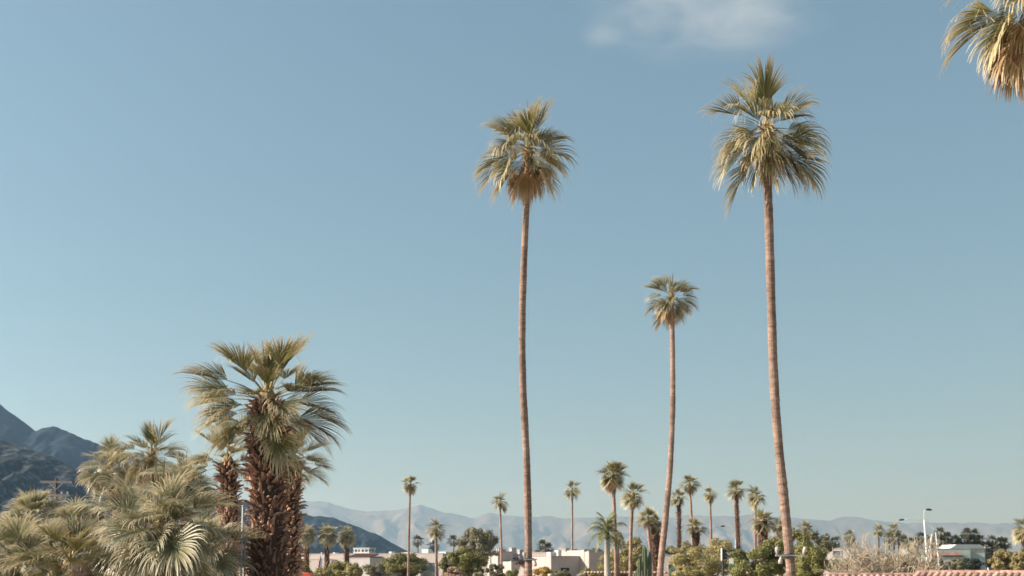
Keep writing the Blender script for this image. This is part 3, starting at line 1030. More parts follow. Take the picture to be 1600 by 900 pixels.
leafy('brownish bush in front of the pale green house', 'brown_bush', 1494, 872, 170, 36, 22, M['b_olive'], 2500, 26, lobes=20, leaf=0.15)
leafy('small green shrub at the foot of the adobe house wall', 'green_bush', 776, 876, 122, 34, 40, M['b_olive'], 2600, 41, lobes=22, leaf=0.12)
leafy('olive shrub growing through the bare dry shrub', 'olive_shrub', 1398, 872, 48, 60, 26, M['b_warm'], 3500, 42, lobes=30, leaf=0.06)
leafy('green shrub beside the pale poles behind the tiled wall', 'green_bush', 1452, 878, 120, 40, 26, M['b_olive'], 2500, 43, lobes=22, leaf=0.12)
leafy('light green shrub at the foot of the palo verde', 'green_bush', 1070, 880, 70, 60, 40, M['b_palo'], 3500, 44, lobes=28, leaf=0.08)
leafy('olive hedge bush under the flag', 'hedge_bush', 505, 882, 92, 40, 40, M['b_palo'], 3000, 45, lobes=24, leaf=0.1)
leafy('low green shrub in front of the corner block house', 'green_bush', 925, 884, 112, 44, 30, M['b_ficus'], 3000, 46, lobes=24, leaf=0.11)
leafy('olive shrub below the brown tiled roofs', 'olive_shrub', 878, 888, 110, 36, 30, M['b_olive'], 2600, 47, lobes=22, leaf=0.11)
leafy('green shrub beside the dark garage door', 'green_bush', 800, 888, 118, 26, 30, M['b_ficus'], 2200, 48, lobes=20, leaf=0.11)
for i, (x, y, w, h, dd) in enumerate([(846, 856, 24, 20, 420), (907, 854, 34, 26, 330), (930, 856, 26, 22, 350), (1530, 858, 44, 30, 230), (1545, 862, 36, 26, 225), (1455, 850, 44, 26, 320),
                                      (1432, 856, 30, 24, 300), (1478, 856, 36, 24, 310), (1512, 854, 34, 26, 315), (1547, 862, 30, 20, 330), (800, 861, 20, 14, 400), (1515, 872, 40, 20, 190),
                                      (1470, 872, 20, 22, 185), (556, 862, 12, 14, 230), (585, 865, 10, 12, 260), (465, 852, 22, 30, 230), (1445, 874, 26, 20, 180), (492, 866, 14, 16, 240)]):
    leafy('dark far tree standing beyond the flat roofs', 'far_tree', x, y, dd, w, h, M['b_dark'], 1200, 60 + i, 'tree', lobes=18, leaf=0.3 if dd > 250 else 0.22, group='dark far trees', clump=0.3)


def bare_shrub(label, x, y0, d, wpx, n, seed, r0=0.045):
    """leafless desert shrub: many forked pale stems from one foot"""
    rg = random.Random(seed)
    c = PX(x, 880, d)
    w = wpx / F * d / 2
    H = hgt(y0, d)
    root = thing('bare_shrub', label, 'shrub', (c.x, d, 0))
    tb = MB()
    tw = MB()

    def grow(p, v, ln, r, dep, mb):
        pts = [p]
        q = p
        for k in range(3):
            v = (v + Vector((rg.uniform(-1, 1), rg.uniform(-1, 1), rg.uniform(-0.6, 0.7))) * 0.28).normalized()
            q = q + v * ln / 3
            pts.append(q)
        mb.tube(pts, [r, r * 0.85, r * 0.72, r * 0.55], 4 if dep < 2 else 3, cap=False)
        if dep < 4:
            for k in range(rg.choice((2, 3, 3)) if dep < 3 else rg.choice((2, 3, 4))):
                a = rg.uniform(0, 6.28)
                sp = rg.uniform(0.35, 0.95)
                o = v.orthogonal().normalized()
                o.rotate(Matrix.Rotation(a, 3, v))
                grow(pts[rg.choice((1, 2, 3, 3))], (v + o * sp + Vector((0, 0, 0.12))).normalized(), ln * rg.uniform(0.55, 0.85), r * 0.72, dep + 1, tw)

    for k in range(n):
        a = 2 * math.pi * k / n + rg.uniform(-.3, .3)
        lean = rg.uniform(0.15, 0.95)
        v = Vector((math.cos(a) * lean * w / H * 1.5, math.sin(a) * lean * w / H * 1.2, 1)).normalized()
        grow(Vector((math.cos(a) * 0.12, math.sin(a) * 0.12, -0.05)), v, H * rg.uniform(0.30, 0.42), r0 * rg.uniform(0.7, 1.2), 0, tb)
    tb.build('trunk', M['twig'], root)
    tw.build('crown', M['twig'], root)


bare_shrub('bare dry shrub of tangled pale branches behind the tiled wall', 1385, 822, 46, 150, 34, 5)
bare_shrub('smaller bare dry shrub beside the lamp posts', 1425, 858, 50, 60, 14, 9)
bare_shrub('low bare shrub next to the small yellow shrub', 1345, 850, 54, 64, 14, 15)


# cacti
def cactus(label, x, y0, d, r, seed, arms=()):
    c = PX(x, 880, d)
    H = hgt(y0, d)
    root = thing('column_cactus', label, 'cactus', (c.x, d, 0), group='column cacti by the tiled wall')

    def col(pts, r):
        n = 20
        vs, fs = [], []
        ctr = spline(pts, 14)
        for i, p in enumerate(ctr):
            t = i / 14
            rr = r * (0.9 + 0.1 * math.sin(t * 3)) * (1 if t < 0.86 else math.sqrt(max(0.02, 1 - ((t - 0.86) / 0.14) ** 2)))
            for k in range(n):
                q = 2 * math.pi * k / n
                e = rr * (1.0 if k % 2 else 0.78)
                vs.append((p.x + e * math.cos(q), p.y + e * math.sin(q), p.z))
        for i in range(14):
            for k in range(n):
                fs.append((i * n + k, i * n + (k + 1) % n, (i + 1) * n + (k + 1) % n, (i + 1) * n + k))
        fs.append(tuple(range(14 * n, 15 * n)))
        return MB().add(vs, fs)

    col([(0, 0, -0.05), (0.02, 0, H * 0.5), (0, 0, H)], r).build('stem', M['cactus'], root)
    for (dx, zz, hh) in arms:
        col([(0, 0, zz), (dx * 0.8, 0, zz + 0.12), (dx, 0, zz + 0.5), (dx * 1.02, 0, hh)], r * 0.8).build('arm', M['cactus'], root)


cactus('tall ribbed column cactus with two arms beside the tiled wall', 1007, 853, 88, 0.22, 1, ((0.42, 0.5, 3.35), (-0.4, 0.8, 2.75)))
cactus('short column cactus next to the skirted palm', 995, 890, 89, 0.17, 2)
cactus('short column cactus at the foot of the palo verde', 1048, 888, 89, 0.19, 3, ((0.36, 0.4, 1.35),))


# ------------------------------------------------------------------ tiled garden walls
def barrel_tile(r, L, n=6, th=0.018):
    vs, fs = [], []
    for y in (0.0, L):
        rr = r if y == 0 else r * 0.88
        for k in range(n + 1):
            q = math.pi * k / n
            vs.append((rr * math.cos(q), y, rr * math.sin(q)))
        for k in range(n + 1):
            q = math.pi * k / n
            vs.append(((rr - th) * math.cos(q), y, (rr - th) * math.sin(q)))
    m = n + 1
    for k in range(n):
        fs.append((k + 1, k, k + 2 * m, k + 1 + 2 * m))
        fs.append((m + k, m + k + 1, m + k + 1 + 2 * m, m + k + 2 * m))
        fs.append((k, k + 1, k + 1 + m, k + m))
        fs.append((k + 1 + 2 * m, k + 2 * m, k + 3 * m, k + 1 + 3 * m))
    return mesh_of('clay_tile', vs, fs, smooth=False)


def tiled_wall(label, x0, x1, ytop, d0, d1, pitch, seed):
    """stucco wall with a two-slope coping of barrel tiles; its near face looks at the street"""
    rg = random.Random(seed)
    A = PX(x0, 880, d0)
    B = PX(x1, 880, d1)
    A.z = B.z = 0
    zt = (hgt(ytop, d0) + hgt(ytop, d1)) / 2
    ln = (B - A).length
    ang = math.atan2(B.y - A.y, B.x - A.x)
    root = thing('garden_wall', label, 'wall', A, ang)
    MB().box(0, ln, -0.16, 0.16, -0.1, zt - 0.19).build('wall_body', M['stucco'], root)
    MB().prism([(-0.24, zt - 0.188), (0.24, zt - 0.188), (0.0, zt - 0.045)], 0, ln).build('mortar_bed', M['joint'], root, rot=(0, 0, R(90)), loc=(ln, 0, 0)).location = (ln, 0, 0)
    # re-aim the bed along the wall
    bed = root.children[-1]
    bed.rotation_euler = (0, 0, R(-90))
    bed.location = (0, 0, 0)
    me = barrel_tile(pitch * 0.46, 0.34)
    me.materials.append(M['tile'])
    nt_ = int(ln / pitch)
    slope = math.atan2(0.145, 0.25)
    for k in range(nt_):
        x = (k + 0.5) * pitch
        for s in (-1, 1):
            o = put('clay_tile', me, None, root, (x + rg.uniform(-.008, .008), s * 0.29, zt - 0.235 + rg.uniform(-.006, .006)), (0, 0, 0))
            o.rotation_euler = Euler((slope, 0, 0 if s < 0 else math.pi), 'XYZ')
            o.rotation_euler.rotate_axis('Z', rg.uniform(-0.04, 0.04))
    rd = barrel_tile(0.10, 0.42)
    rd.materials.append(M['tile'])
    for k in range(int(ln / 0.36)):
        put('ridge_tile', rd, None, root, (k * 0.36 + 0.40, 0, zt - 0.075), (0, R(2.5), R(90)))


tiled_wall('low garden wall with red clay tile coping behind the cacti', 912, 1060, 893, 100, 99, 0.30, 3)
tiled_wall('nearer garden wall capped with red barrel tiles before the pale green house', 1432, 1670, 891.8, 35, 32, 0.20, 4)
tiled_wall('lower stretch of red tiled garden wall below the bare shrub', 1288, 1434, 896, 35.4, 35.4, 0.20, 5)


# ------------------------------------------------------------------ houses
def house(label, x, d, rz, name='adobe_house'):
    c = PX(x, 880, d)
    return thing(name, label, 'house', (c.x, d, 0), R(rz))


def mass(root, x0, x1, y0, y1, z, mat='stucco', name='wall', cop=True, z0=-0.1):
    o = MB().box(x0, x1, y0, y1, z0, z).build(name, M[mat], root, bevel=0.06)
    if cop:
        MB().box(x0 - 0.05, x1 + 0.05, y0 - 0.05, y0 + 0.25, z - 0.002, z + 0.09).build('parapet_cap', M[mat], o)
    return o


def tile_roof(root, x0, x1, y0, y1, z0, z1, mat='tile_brown', nrow=9):
    """sloping tiled roof: low edge at y0/z0, high edge at y1/z1"""
    MB().add([(x0, y0, z0), (x1, y0, z0), (x1, y1, z1), (x0, y1, z1), (x0, y0, z0 - .15), (x1, y0, z0 - .15), (x1, y1, z1 - .15), (x0, y1, z1 - .15)],
             [(0, 1, 2, 3), (7, 6, 5, 4), (0, 4, 5, 1), (1, 5, 6, 2), (2, 6, 7, 3), (3, 7, 4, 0)]).build('roof', M[mat], root)
    rf = root.children[-1]
    L = math.hypot(y1 - y0, z1 - z0)
    s = math.atan2(z1 - z0, y1 - y0)
    me = barrel_tile(0.17, L + 0.1)
    me.materials.append(M[mat])
    n = int((x1 - x0) / 0.42)
    for k in range(n):
        put('clay_tile', me, None, rf, (x0 + (k + 0.5) * (x1 - x0) / n, y0 - 0.05, z0 - 0.02), (s, 0, 0))


def opening(root, x0, x1, y, z0, z1, mat='opening', frame=True, name='window'):
    """recess in the -Y face at y: dark pane set 0.02 proud behind a projecting frame"""
    p = MB().box(x0, x1, y - 0.012, y + 0.2, z0, z1).build(name, M[mat], root)
    if frame:
        b = MB()
        b.box(x0 - 0.1, x0, y - 0.09, y + 0.1, z0, z1)
        b.box(x1, x1 + 0.1, y - 0.09, y + 0.1, z0, z1)
        b.box(x0 - 0.12, x1 + 0.12, y - 0.11, y + 0.1, z1, z1 + 0.12)
        b.box(x0 - 0.12, x1 + 0.12, y - 0.11, y + 0.1, z0 - 0.1, z0)
        b.build('frame', M['stucco_white'], p)
    return p


# long flat-roofed house on the left
h = house('long flat roofed pale house with white roof lattice behind the hedges', 580, 190, -24)
zt = hgt(865.5, 190)
mass(h, -14.5, 14, 0, 12, zt)
mass(h, -11.6, -7.0, -1.7, -0.02, zt - 0.95)
mass(h, -3.6, 2.2, -4.0, -0.02, zt - 0.75, 'stucco_white')
tile_roof(h, -2.9, 1.7, -3.9, -0.4, zt - 0.72, zt - 0.05, nrow=8)
mass(h, 6.5, 10.5, -1.4, -0.02, zt - 0.85)
for k in range(5):
    opening(h, -5.9 + k * 0.05, -5.0 + k * 0.05, 0, 1.0, 2.6, 'glass') if k == 0 else None
opening(h, 3.4, 4.9, 0, 1.0, 2.5, 'glass')
opening(h, 11.4, 12.8, 0, 1.0, 2.5, 'glass')
lat = MB()
for k in range(5):
    for yy in (0.6, 2.6):
        lat.box(-3.9 + k * 0.72, -3.75 + k * 0.72, yy, yy + 0.15, zt - 0.05, zt + 0.95)
for zz in (zt + 0.15, zt + 0.80):
    for yy in (0.58, 2.58):
        lat.box(-4.0, -0.77, yy - 0.001, yy + 0.19, zz, zz + 0.18)
lat.box(-4.05, -0.7, 0.5, 2.85, zt + 0.98, zt + 1.08)
lat.box(-3.7, -1.0, 0.8, 2.5, zt - 0.05, zt + 0.45)
lat.build('roof_lattice', M['white_paint'], h)
for (vx, vw, vh) in [(-9.3, 0.5, 0.3), (2.2, 0.6, 0.42), (4.5, 1.5, 0.28), (6.2, 0.9, 0.32), (8.7, 1.3, 0.8), (12.0, 1.4, 0.35)]:
    MB().box(vx, vx + vw, 2.2, 3.4, zt - 0.05, zt + vh).build('roof_vent', M['white_paint'], h, bevel=0.03)

# adobe house with garage in the middle
h = house('adobe house with stepped walls and dark garage door behind the tall slender palm', 792, 150, 34)
z = lambda y: hgt(y, 150)
mass(h, -1.5, 1.0, 0, 2.6, z(862.5))
mass(h, 1.02, 4.6, 0.8, 3.4, z(866.5))
mass(h, 2.2, 3.2, 0.1, 0.78, z(869))
mass(h, -0.9, 4.2, -2.4, -0.02, z(877.5))
opening(h, 0.9, 3.4, -2.4, 0.0, z(887), 'opening', name='garage_door')
opening(h, 1.4, 2.0, 0.8, z(874), z(871), 'glass')
for (cx, cy, w_, yt) in [(-0.7, 0.9, 0.7, 856), (0.25, 1.4, 0.5, 859), (1.9, 1.6, 0.75, 856), (3.4, 1.8, 0.6, 859)]:
    c_ = MB().box(cx, cx + w_, cy, cy + w_, 2.0, z(yt)).build('chimney', M['stucco'], h, bevel=0.04)
    MB().box(cx - 0.06, cx + w_ + 0.06, cy - 0.06, cy + w_ + 0.06, z(yt) - 0.002, z(yt) + 0.07).build('chimney_cap', M['stucco_white'], c_)

h = house('low adobe house with brown tiled roofs between two palm trunks', 868, 136, -33)
z = lambda y: hgt(y, 136)
mass(h, -4.2, 1.7, 0, 6, z(863.5))
mass(h, 1.72, 5.2, 1.6, 7, z(869.5))
mass(h, -3.9, -0.9, -2.6, -0.02, z(881))
tile_roof(h, -4.1, -0.6, -2.8, -0.3, z(881) + 0.02, z(871), nrow=8)
mass(h, -0.4, 3.6, -3.0, -0.02, z(893))
tile_roof(h, -0.5, 2.4, -3.2, -0.6, z(893) + 0.02, z(888), nrow=6)
opening(h, -0.3, 1.2, 0, z(884), z(878), 'glass')
opening(h, 3.0, 4.4, 1.6, z(892), z(886), 'opening')
c_ = MB().box(-0.6, 0.3, 2.0, 2.9, 2.4, z(857)).build('chimney', M['stucco_white'], h, bevel=0.04)
MB().box(-0.68, 0.38, 1.92, 2.98, z(857) - 0.002, z(857) + 0.08).build('chimney_cap', M['stucco_white'], c_)

h = house('pale adobe house with taller corner block behind the thin palm', 922, 126, 36)
z = lambda y: hgt(y, 126)
mass(h, -1.0, 2.0, -1.0, 4.5, z(862))
mass(h, -1.05, 1.0, -0.2, 3.0, z(860), name='corner_block')
mass(h, -5.2, -1.02, 0.6, 5, z(870))
mass(h, 2.02, 5.0, 0.4, 5, z(867))
opening(h, -3.9, -2.6, 0.6, z(893), z(887), 'opening')
opening(h, 0.3, 1.3, -1.0, z(886), z(879), 'glass')

for (vx, vy, vw, vh) in [(-4.2, 2.0, 0.9, 0.45), (-2.6, 2.6, 0.5, 0.7), (3.0, 2.2, 0.8, 0.4)]:
    MB().box(vx, vx + vw, vy, vy + 0.7, z(870), z(869) + vh).build('roof_vent', M['grey_metal'], h, bevel=0.03)
h = house('low pink walled house behind the leaning tall palm', 1060, 136, -14)
zt = hgt(868, 136)
mass(h, -4.5, 6.5, 0, 6, zt)
opening(h, -1.2, 0.4, 0, 1.0, 2.2, 'glass')
opening(h, 3.2, 4.6, 0, 1.0, 2.2, 'glass')

h = house('small white block house above the olive shrub', 1312, 148, -20)
zt = hgt(857.5, 148)
mass(h, -1.4, 1.3, 0, 3, zt, 'stucco_white')
mass(h, -2.6, -1.42, 0.6, 3, zt - 0.5, 'stucco_white')
opening(h, -0.9, 0.1, 0, hgt(868, 148), hgt(861, 148), 'glass')

h = house('long pale green flat house in front of the far palm grove', 1470, 215, -8)
zt = hgt(858, 215)
mass(h, -6.2, -3.6, 0.5, 8, zt + 0.1, 'stucco_teal')
mass(h, -3.55, 5.6, 0, 8, zt, 'stucco_teal')
mass(h, -2.2, 4.6, -2.0, -0.02, zt - 1.35, 'stucco_teal', name='porch')
tile_roof(h, -2.3, 3.6, -2.2, -0.25, zt - 1.33, zt - 0.75, nrow=6)
mass(h, 5.62, 8.5, 0.8, 7, zt - 0.6, 'stucco_teal')
for k in range(4):
    opening(h, -1.5 + k * 1.5, -0.5 + k * 1.5, -2.0, 0.9, 2.0, 'opening')
opening(h, 6.4, 7.6, 0.8, 1.0, 2.4, 'opening')

h = house('white house with dark low pitched roof among the far palms', 1508, 262, 6)
zt = hgt(857, 262)
mass(h, -3.6, 4.6, 0, 6, zt, 'stucco_white', cop=False)
MB().prism([(-4.0, zt), (5.0, zt), (3.4, zt + 0.95), (-2.4, zt + 0.95)], -0.4, 6.4).build('roof', M['white_paint'], h)
opening(h, -2.6, 1.4, 0, zt - 1.1, zt - 0.25, 'opening')
h = house('white house at the far end of the palm grove', 1560, 330, 14)
zt = hgt(853, 330)
mass(h, -2.4, 3.0, 0, 5, zt, 'stucco_white', cop=False)
MB().prism([(-2.8, zt), (3.4, zt), (0.3, zt + 1.0)], -0.4, 5.4).build('roof', M['white_paint'], h)
opening(h, -1.0, 0.2, 0, zt - 1.4, zt - 0.5, 'glass')


# ------------------------------------------------------------------ poles, lamps, flag, signs
def lamp_head(root, p, dirx):
    MB().tube([p, p + Vector((dirx * 0.28, 0, 0.0)), p + Vector((dirx * 0.72, 0, -0.05))], [0.06, 0.15, 0.10], 8).build('lamp_head', M['dark_metal'], root, smooth=True)


def street_lamp(label, base, top, d, arm, name='street_lamp', r=(0.15, 0.07)):
    """base/top/arm are photograph points at depth d"""
    b = PX(base[0], 880, d)
    root = thing(name, label, 'street lamp', (b.x, d, 0))
    o = Vector((b.x, d, 0))
    bt = PX(base[0], base[1], d) - o
    tp = PX(top[0], top[1], d) - o
    MB().tube([(0, 0, -0.1), (0, 0, 0.05), bt if bt.z > 0.4 else Vector((0, 0, 0.5)), tp], [r[0] * 1.1, r[0], r[0] * 0.95, r[1]], 10).build('pole', M['grey_metal'], root, smooth=True)
    MB().tube([(0, 0, -0.1), (0, 0, 0.3)], [r[0] * 1.8, r[0] * 1.8], 10).build('base_cover', M['grey_metal'], root)
    q = [PX(a[0], a[1], d) - o for a in arm]
    MB().tube(spline([tp] + q, 10), 0.045, 7).build('arm', M['grey_metal'], root, smooth=True)
    lamp_head(root, q[-1], 1 if q[-1].x > tp.x else -1)


street_lamp('street lamp with tapering pale pole beside the bare dry shrub', (1450, 886), (1444, 812), 128, [(1444, 800), (1446, 796)], r=(0.2, 0.09))
street_lamp('thinner white street lamp with long arm behind the tiled wall', (1468, 890), (1462, 832), 150, [(1450, 816), (1430, 812), (1413, 812)], r=(0.13, 0.06))
street_lamp('street lamp with curved arm rising from the green trees', (1150, 880), (1149, 842), 175, [(1144, 830), (1136, 823), (1133, 822)], r=(0.15, 0.07))
b = PX(1449, 880, 122)
o = thing('leaning_pole', 'short white pole leaning against the tapering street lamp', 'pole', (b.x, 122, 0))
MB().tube([(0, 0, -0.1), PX(1451, 868, 122) - Vector((b.x, 122, 0)), PX(1456, 836, 122) - Vector((b.x, 122, 0))], [0.11, 0.1, 0.07], 9).build('shaft', M['white_paint'], o, smooth=True)
MB().tube([PX(1456, 836, 122) - Vector((b.x, 122, 0)), PX(1456.2, 834.5, 122) - Vector((b.x, 122, 0))], [0.1, 0.06], 9).build('cap', M['grey_metal'], o)

# traffic signal and sign by the palo verde
d = 78
b = PX(1129, 880, d)
o = thing('traffic_signal', 'traffic signal seen from the side above the palo verde', 'traffic light', (b.x, d, 0))
MB().tube([(0, 0, -0.1), (0, 0, hgt(874, d))], [0.06, 0.05], 9).build('pole', M['dark_metal'], o, smooth=True)
zz = hgt(874, d)
MB().box(-0.05, 0.16, -0.13, 0.13, zz - 0.02, zz + 0.72).build('signal_housing', M['dark_metal'], o, bevel=0.02)
MB().box(-0.085, -0.052, -0.2, 0.2, zz - 0.08, zz + 0.80).build('backplate', M['white_paint'], o)
for k in range(3):
    MB().tube([(0.16, 0, zz + 0.12 + k * 0.23), (0.30, 0, zz + 0.10 + k * 0.23)], [0.095, 0.085], 10).build('visor', M['dark_metal'], o, smooth=True)
d = 76
b = PX(1143, 880, d)
o = thing('street_sign', 'teal street sign with white panel above it', 'sign', (b.x, d, 0), R(-12))
MB().tube([(0, 0.04, -0.1), (0, 0.04, hgt(872, d))], [0.03, 0.03], 8).build('post', M['grey_metal'], o, smooth=True)
MB().box(-0.17, 0.17, -0.01, 0.008, hgt(881, d) + 0.02, hgt(872.5, d)).build('upper_panel', M['white_paint'], o, bevel=0.005)
MB().box(-0.20, 0.20, -0.012, 0.008, hgt(887, d), hgt(881, d)).build('sign_panel', M['teal_sign'], o, bevel=0.005)
d = 92
b = PX(1113, 880, d)
o = thing('leaning_beam', 'long pale timber leaning from the palo verde to the street lamp', 'beam', (b.x, d, 0))
e0 = Vector((-0.08, 0, 0))
MB().tube([(-0.5, 0, 0.0), PX(1112, 884, d) - Vector((b.x, d, 0)), PX(1130, 876, d) - Vector((b.x, d, 0)), PX(1150, 866, d) - Vector((b.x, d, 0))], [0.06, 0.06, 0.055, 0.05], 8).build('shaft', M['wood_pale'], o, smooth=True)
MB().tube([PX(1150, 866, d) - Vector((b.x, d, 0)), PX(1151, 900, d) - Vector((b.x, d, 0)), Vector((PX(1151, 900, d).x - b.x, 0, -0.1))], [0.05, 0.05, 0.05], 8).build('prop', M['grey_metal'], o, smooth=True)

# utility pole
d = 90
b = PX(88, 880, d)
o = thing('utility_pole', 'wooden utility pole with two weathered crossarms in front of rocky slope', 'utility pole', (b.x, d, 0), R(12))
zt = hgt(748, d)
MB().tube([(0, 0, -0.1), (0, 0, zt * 0.5), (0, 0, zt)], [0.17, 0.15, 0.12], 12).build('pole', M['wood_dark'], o, smooth=True)
for zz, w_ in ((zt - 0.28, 1.18), (zt - 1.35, 1.0)):
    for s in (-1, 1):
        ca = MB().box(-w_, w_, s * 0.2 - 0.055, s * 0.2 + 0.055, zz - 0.075, zz + 0.075).build('crossarm', M['wood_pale'], o, bevel=0.01)
    for k in (-0.95, -0.55, 0.45, 0.9):
        if zz < zt - 1:
            MB().tube([(k * w_, -0.2, zz + 0.075), (k * w_, -0.2, zz + 0.16), (k * w_, -0.2, zz + 0.3)], [0.03, 0.085, 0.05], 8).build('insulator', M['white_paint'], ca, smooth=True)
    for s in (-1, 1):
        MB().tube([(s * 0.55, -0.27, zz - 0.06), (0, -0.17, zz - 0.62)], 0.022, 5).build('brace', M['grey_metal'], o)
MB().tube(spline([(-0.5, -0.25, zt - 1.4), (-0.35, -0.25, zt - 2.2), (-0.15, -0.15, zt - 2.35)], 8), 0.02, 5).build('drop_wire', M['grey_metal'], o)
MB().tube(spline([(0.8, -0.25, zt - 1.4), (0.6, -0.25, zt - 1.95), (0.14, -0.15, zt - 2.1)], 8), 0.02, 5).build('drop_wire', M['grey_metal'], o)

# two thin poles by the booted palms
for i, (x, yt, xt, lab) in enumerate([(374, 792, 379.5, 'thin pale pole leaning beside the dark leaf base trunk'), (381, 838, 383, 'shorter thin pale pole next to the leaning thin pole')]):
    d = 29.5
    b = PX(x, 880, d)
    o = thing('thin_pole', lab, 'pole', (b.x, d, 0))
    MB().tube([(0, 0, -0.1), PX(xt, yt, d) - Vector((b.x, d, 0))], [0.026, 0.022], 8).build('shaft', M['wood_pale'] if i else M['grey_metal'], o, smooth=True)
    tp = PX(xt, yt, d) - Vector((b.x, d, 0))
    MB().tube([tp, tp + Vector((0, 0, 0.03)), tp + Vector((0, 0, 0.05))], [0.03, 0.03, 0.01], 8).build('cap', M['grey_metal'], o)


# flag
def flag():
    d = 100
    b = PX(502.5, 880, d)
    root = thing('flag', 'limp red white and blue striped flag on a white pole', 'flag', (b.x, d, 0))
    zt = hgt(864.5, d)
    MB().tube([(0, 0, -0.1), (0, 0, zt)], [0.06, 0.045], 9).build('flagpole', M['white_paint'], root, smooth=True)
    MB().tube([(0, 0, zt), (0, 0, zt + 0.05), (0, 0, zt + 0.12)], [0.03, 0.09, 0.02], 9).build('finial', M['white_paint'], root, smooth=True)
    m, nt, N, L, P = mat_new('flag_cloth')
    at = N.new('ShaderNodeAttribute')
    at.attribute_name = 'col'
    L.new(at.outputs['Color'], P.inputs['Base Color'])
    P.inputs['Roughness'].default_value = 0.8
    nu, nv = 40, 39
    V, C, Fc = [], [], []
    H, Wd = 1.15, 1.9
    ztop = zt - 0.12
    rg = random.Random(4)
    for j in range(nv + 1):
        for i in range(nu + 1):
            u = i / nu * Wd
            v = j / nv * H
            # the cloth hangs in folds: the fly drops below the hoist
            x = -0.05 - 0.30 * (1 - math.exp(-u * 0.9)) - 0.035 * math.sin(u * 9 + v)
            y = 0.10 * math.sin(u * 10) * min(1, u * 3)
            zz = ztop - v - u * 0.62
            V.append((x, y, zz))
    mc = []
    for j in range(nv):
        for i in range(nu):
            a = j * (nu + 1) + i
            Fc.append((a, a + 1, a + nu + 2, a + nu + 1))
            u = (i + .5) / nu
            st = int(j / 3)
            if u < 0.4 and st < 7:
                star = (i % 3 == 1 and j % 4 == 1 and u < 0.37)
                mc.append((0.7, 0.7, 0.72) if star else (0.03, 0.05, 0.16))
            else:
                mc.append((0.52, 0.06, 0.07) if st % 2 == 0 else (0.78, 0.75, 0.73))
    me = mesh_of('cloth', np.array(V), np.array(Fc))
    a = me.color_attributes.new('col', 'FLOAT_COLOR', 'CORNER')
    cc = np.ones((len(Fc) * 4, 4), dtype=np.float32)
    cc[:, :3] = np.repeat(np.array(mc), 4, axis=0)
    a.data.foreach_set('color', cc.ravel())
    put('cloth', me, m, root)


flag()

# red parasol below the hedge
d = 62
b = PX(474, 880, d)
o = thing('red_parasol', 'red canvas parasol at the foot of the green bush', 'parasol', (b.x, d, 0))
zt = hgt(894, d)
MB().tube([(0, 0, -0.05), (0, 0, zt)], 0.025, 8).build('pole', M['wood_pale'], o, smooth=True)
vs, fs = [(0, 0, zt + 0.02)], []
for k in range(8):
    q = 2 * math.pi * k / 8
    vs.append((0.45 * math.cos(q), 0.45 * math.sin(q), zt - 0.06))
for k in range(8):
    q = 2 * math.pi * k / 8
    vs.append((0.95 * math.cos(q), 0.95 * math.sin(q), zt - 0.28))
for k in range(8):
    fs.append((0, 1 + k, 1 + (k + 1) % 8))
    fs.append((1 + k, 9 + k, 9 + (k + 1) % 8, 1 + (k + 1) % 8))
cn = put('canopy', mesh_of('canopy', vs, fs), M['red_cloth'], o)
cn.modifiers.new('thickness', 'SOLIDIFY').thickness = 0.02
MB().tube([(0, 0, zt - 0.02), (0, 0, zt + 0.06), (0, 0, zt + 0.12)], [0.03, 0.035, 0.01], 8).build('finial', M['wood_pale'], o)


# light brackets on the palm trunks
def flood_bracket(label, x, y, d, lamps, wpx):
    c = PX(x, y, d)
    root = thing('floodlight_bracket', label, 'floodlight', c)
    r_ = 0.225
    mb = MB()
    w0, w1 = (wpx[0] / F * d, wpx[1] / F * d)
    mb.box(w0, w1, -r_ - 0.075, -r_ - 0.02, -0.025, 0.025)
    mb.box(w0 * 0.55, w1 * 0.55, r_ + 0.02, r_ + 0.09, -0.035, 0.035)
    mb.build('crossbar', M['grey_metal'], root)
    ring = MB()
    n = 18
    vs, fs = [], []
    for k in range(n):
        q = 2 * math.pi * k / n
        for (rr, zz) in ((r_ - 0.01, -0.05), (r_ + 0.025, -0.05), (r_ + 0.025, 0.05), (r_ - 0.01, 0.05)):
            vs.append((rr * math.cos(q), rr * math.sin(q), zz))
    for k in range(n):
        k2 = (k + 1) % n
        for j in range(4):
            fs.append((k * 4 + j, k * 4 + (j + 1) % 4, k2 * 4 + (j + 1) % 4, k2 * 4 + j))
    ring.add(vs, fs).build('strap', M['dark_metal'], root)
    for (lx, up, lean) in lamps:
        X = lx / F * d
        s = 1 if up > 0 else -1
        yk = -r_ - 0.055
        MB().tube([(X, yk, 0), (X + lean * 0.2, yk - 0.02, s * 0.10), (X + lean, yk - 0.03, s * 0.20), (X + lean * 1.2, yk - 0.04, s * 0.30)], [0.02, 0.045, 0.078, 0.07], 12).build('floodlight', M['stucco'], root, smooth=True)
    return root


flood_bracket('crossbar with three small white floodlights strapped to the tallest palm', 1232, 868, 40, [(-21, 1, 0.0), (-15, -1, -0.02), (20, 1, 0.05)], (-23, 23))
flood_bracket('small white light bracket strapped to the tall slender palm', 826, 874, 48, [(-5.5, 1, -0.04), (10, -1, 0.0)], (-7, 13))


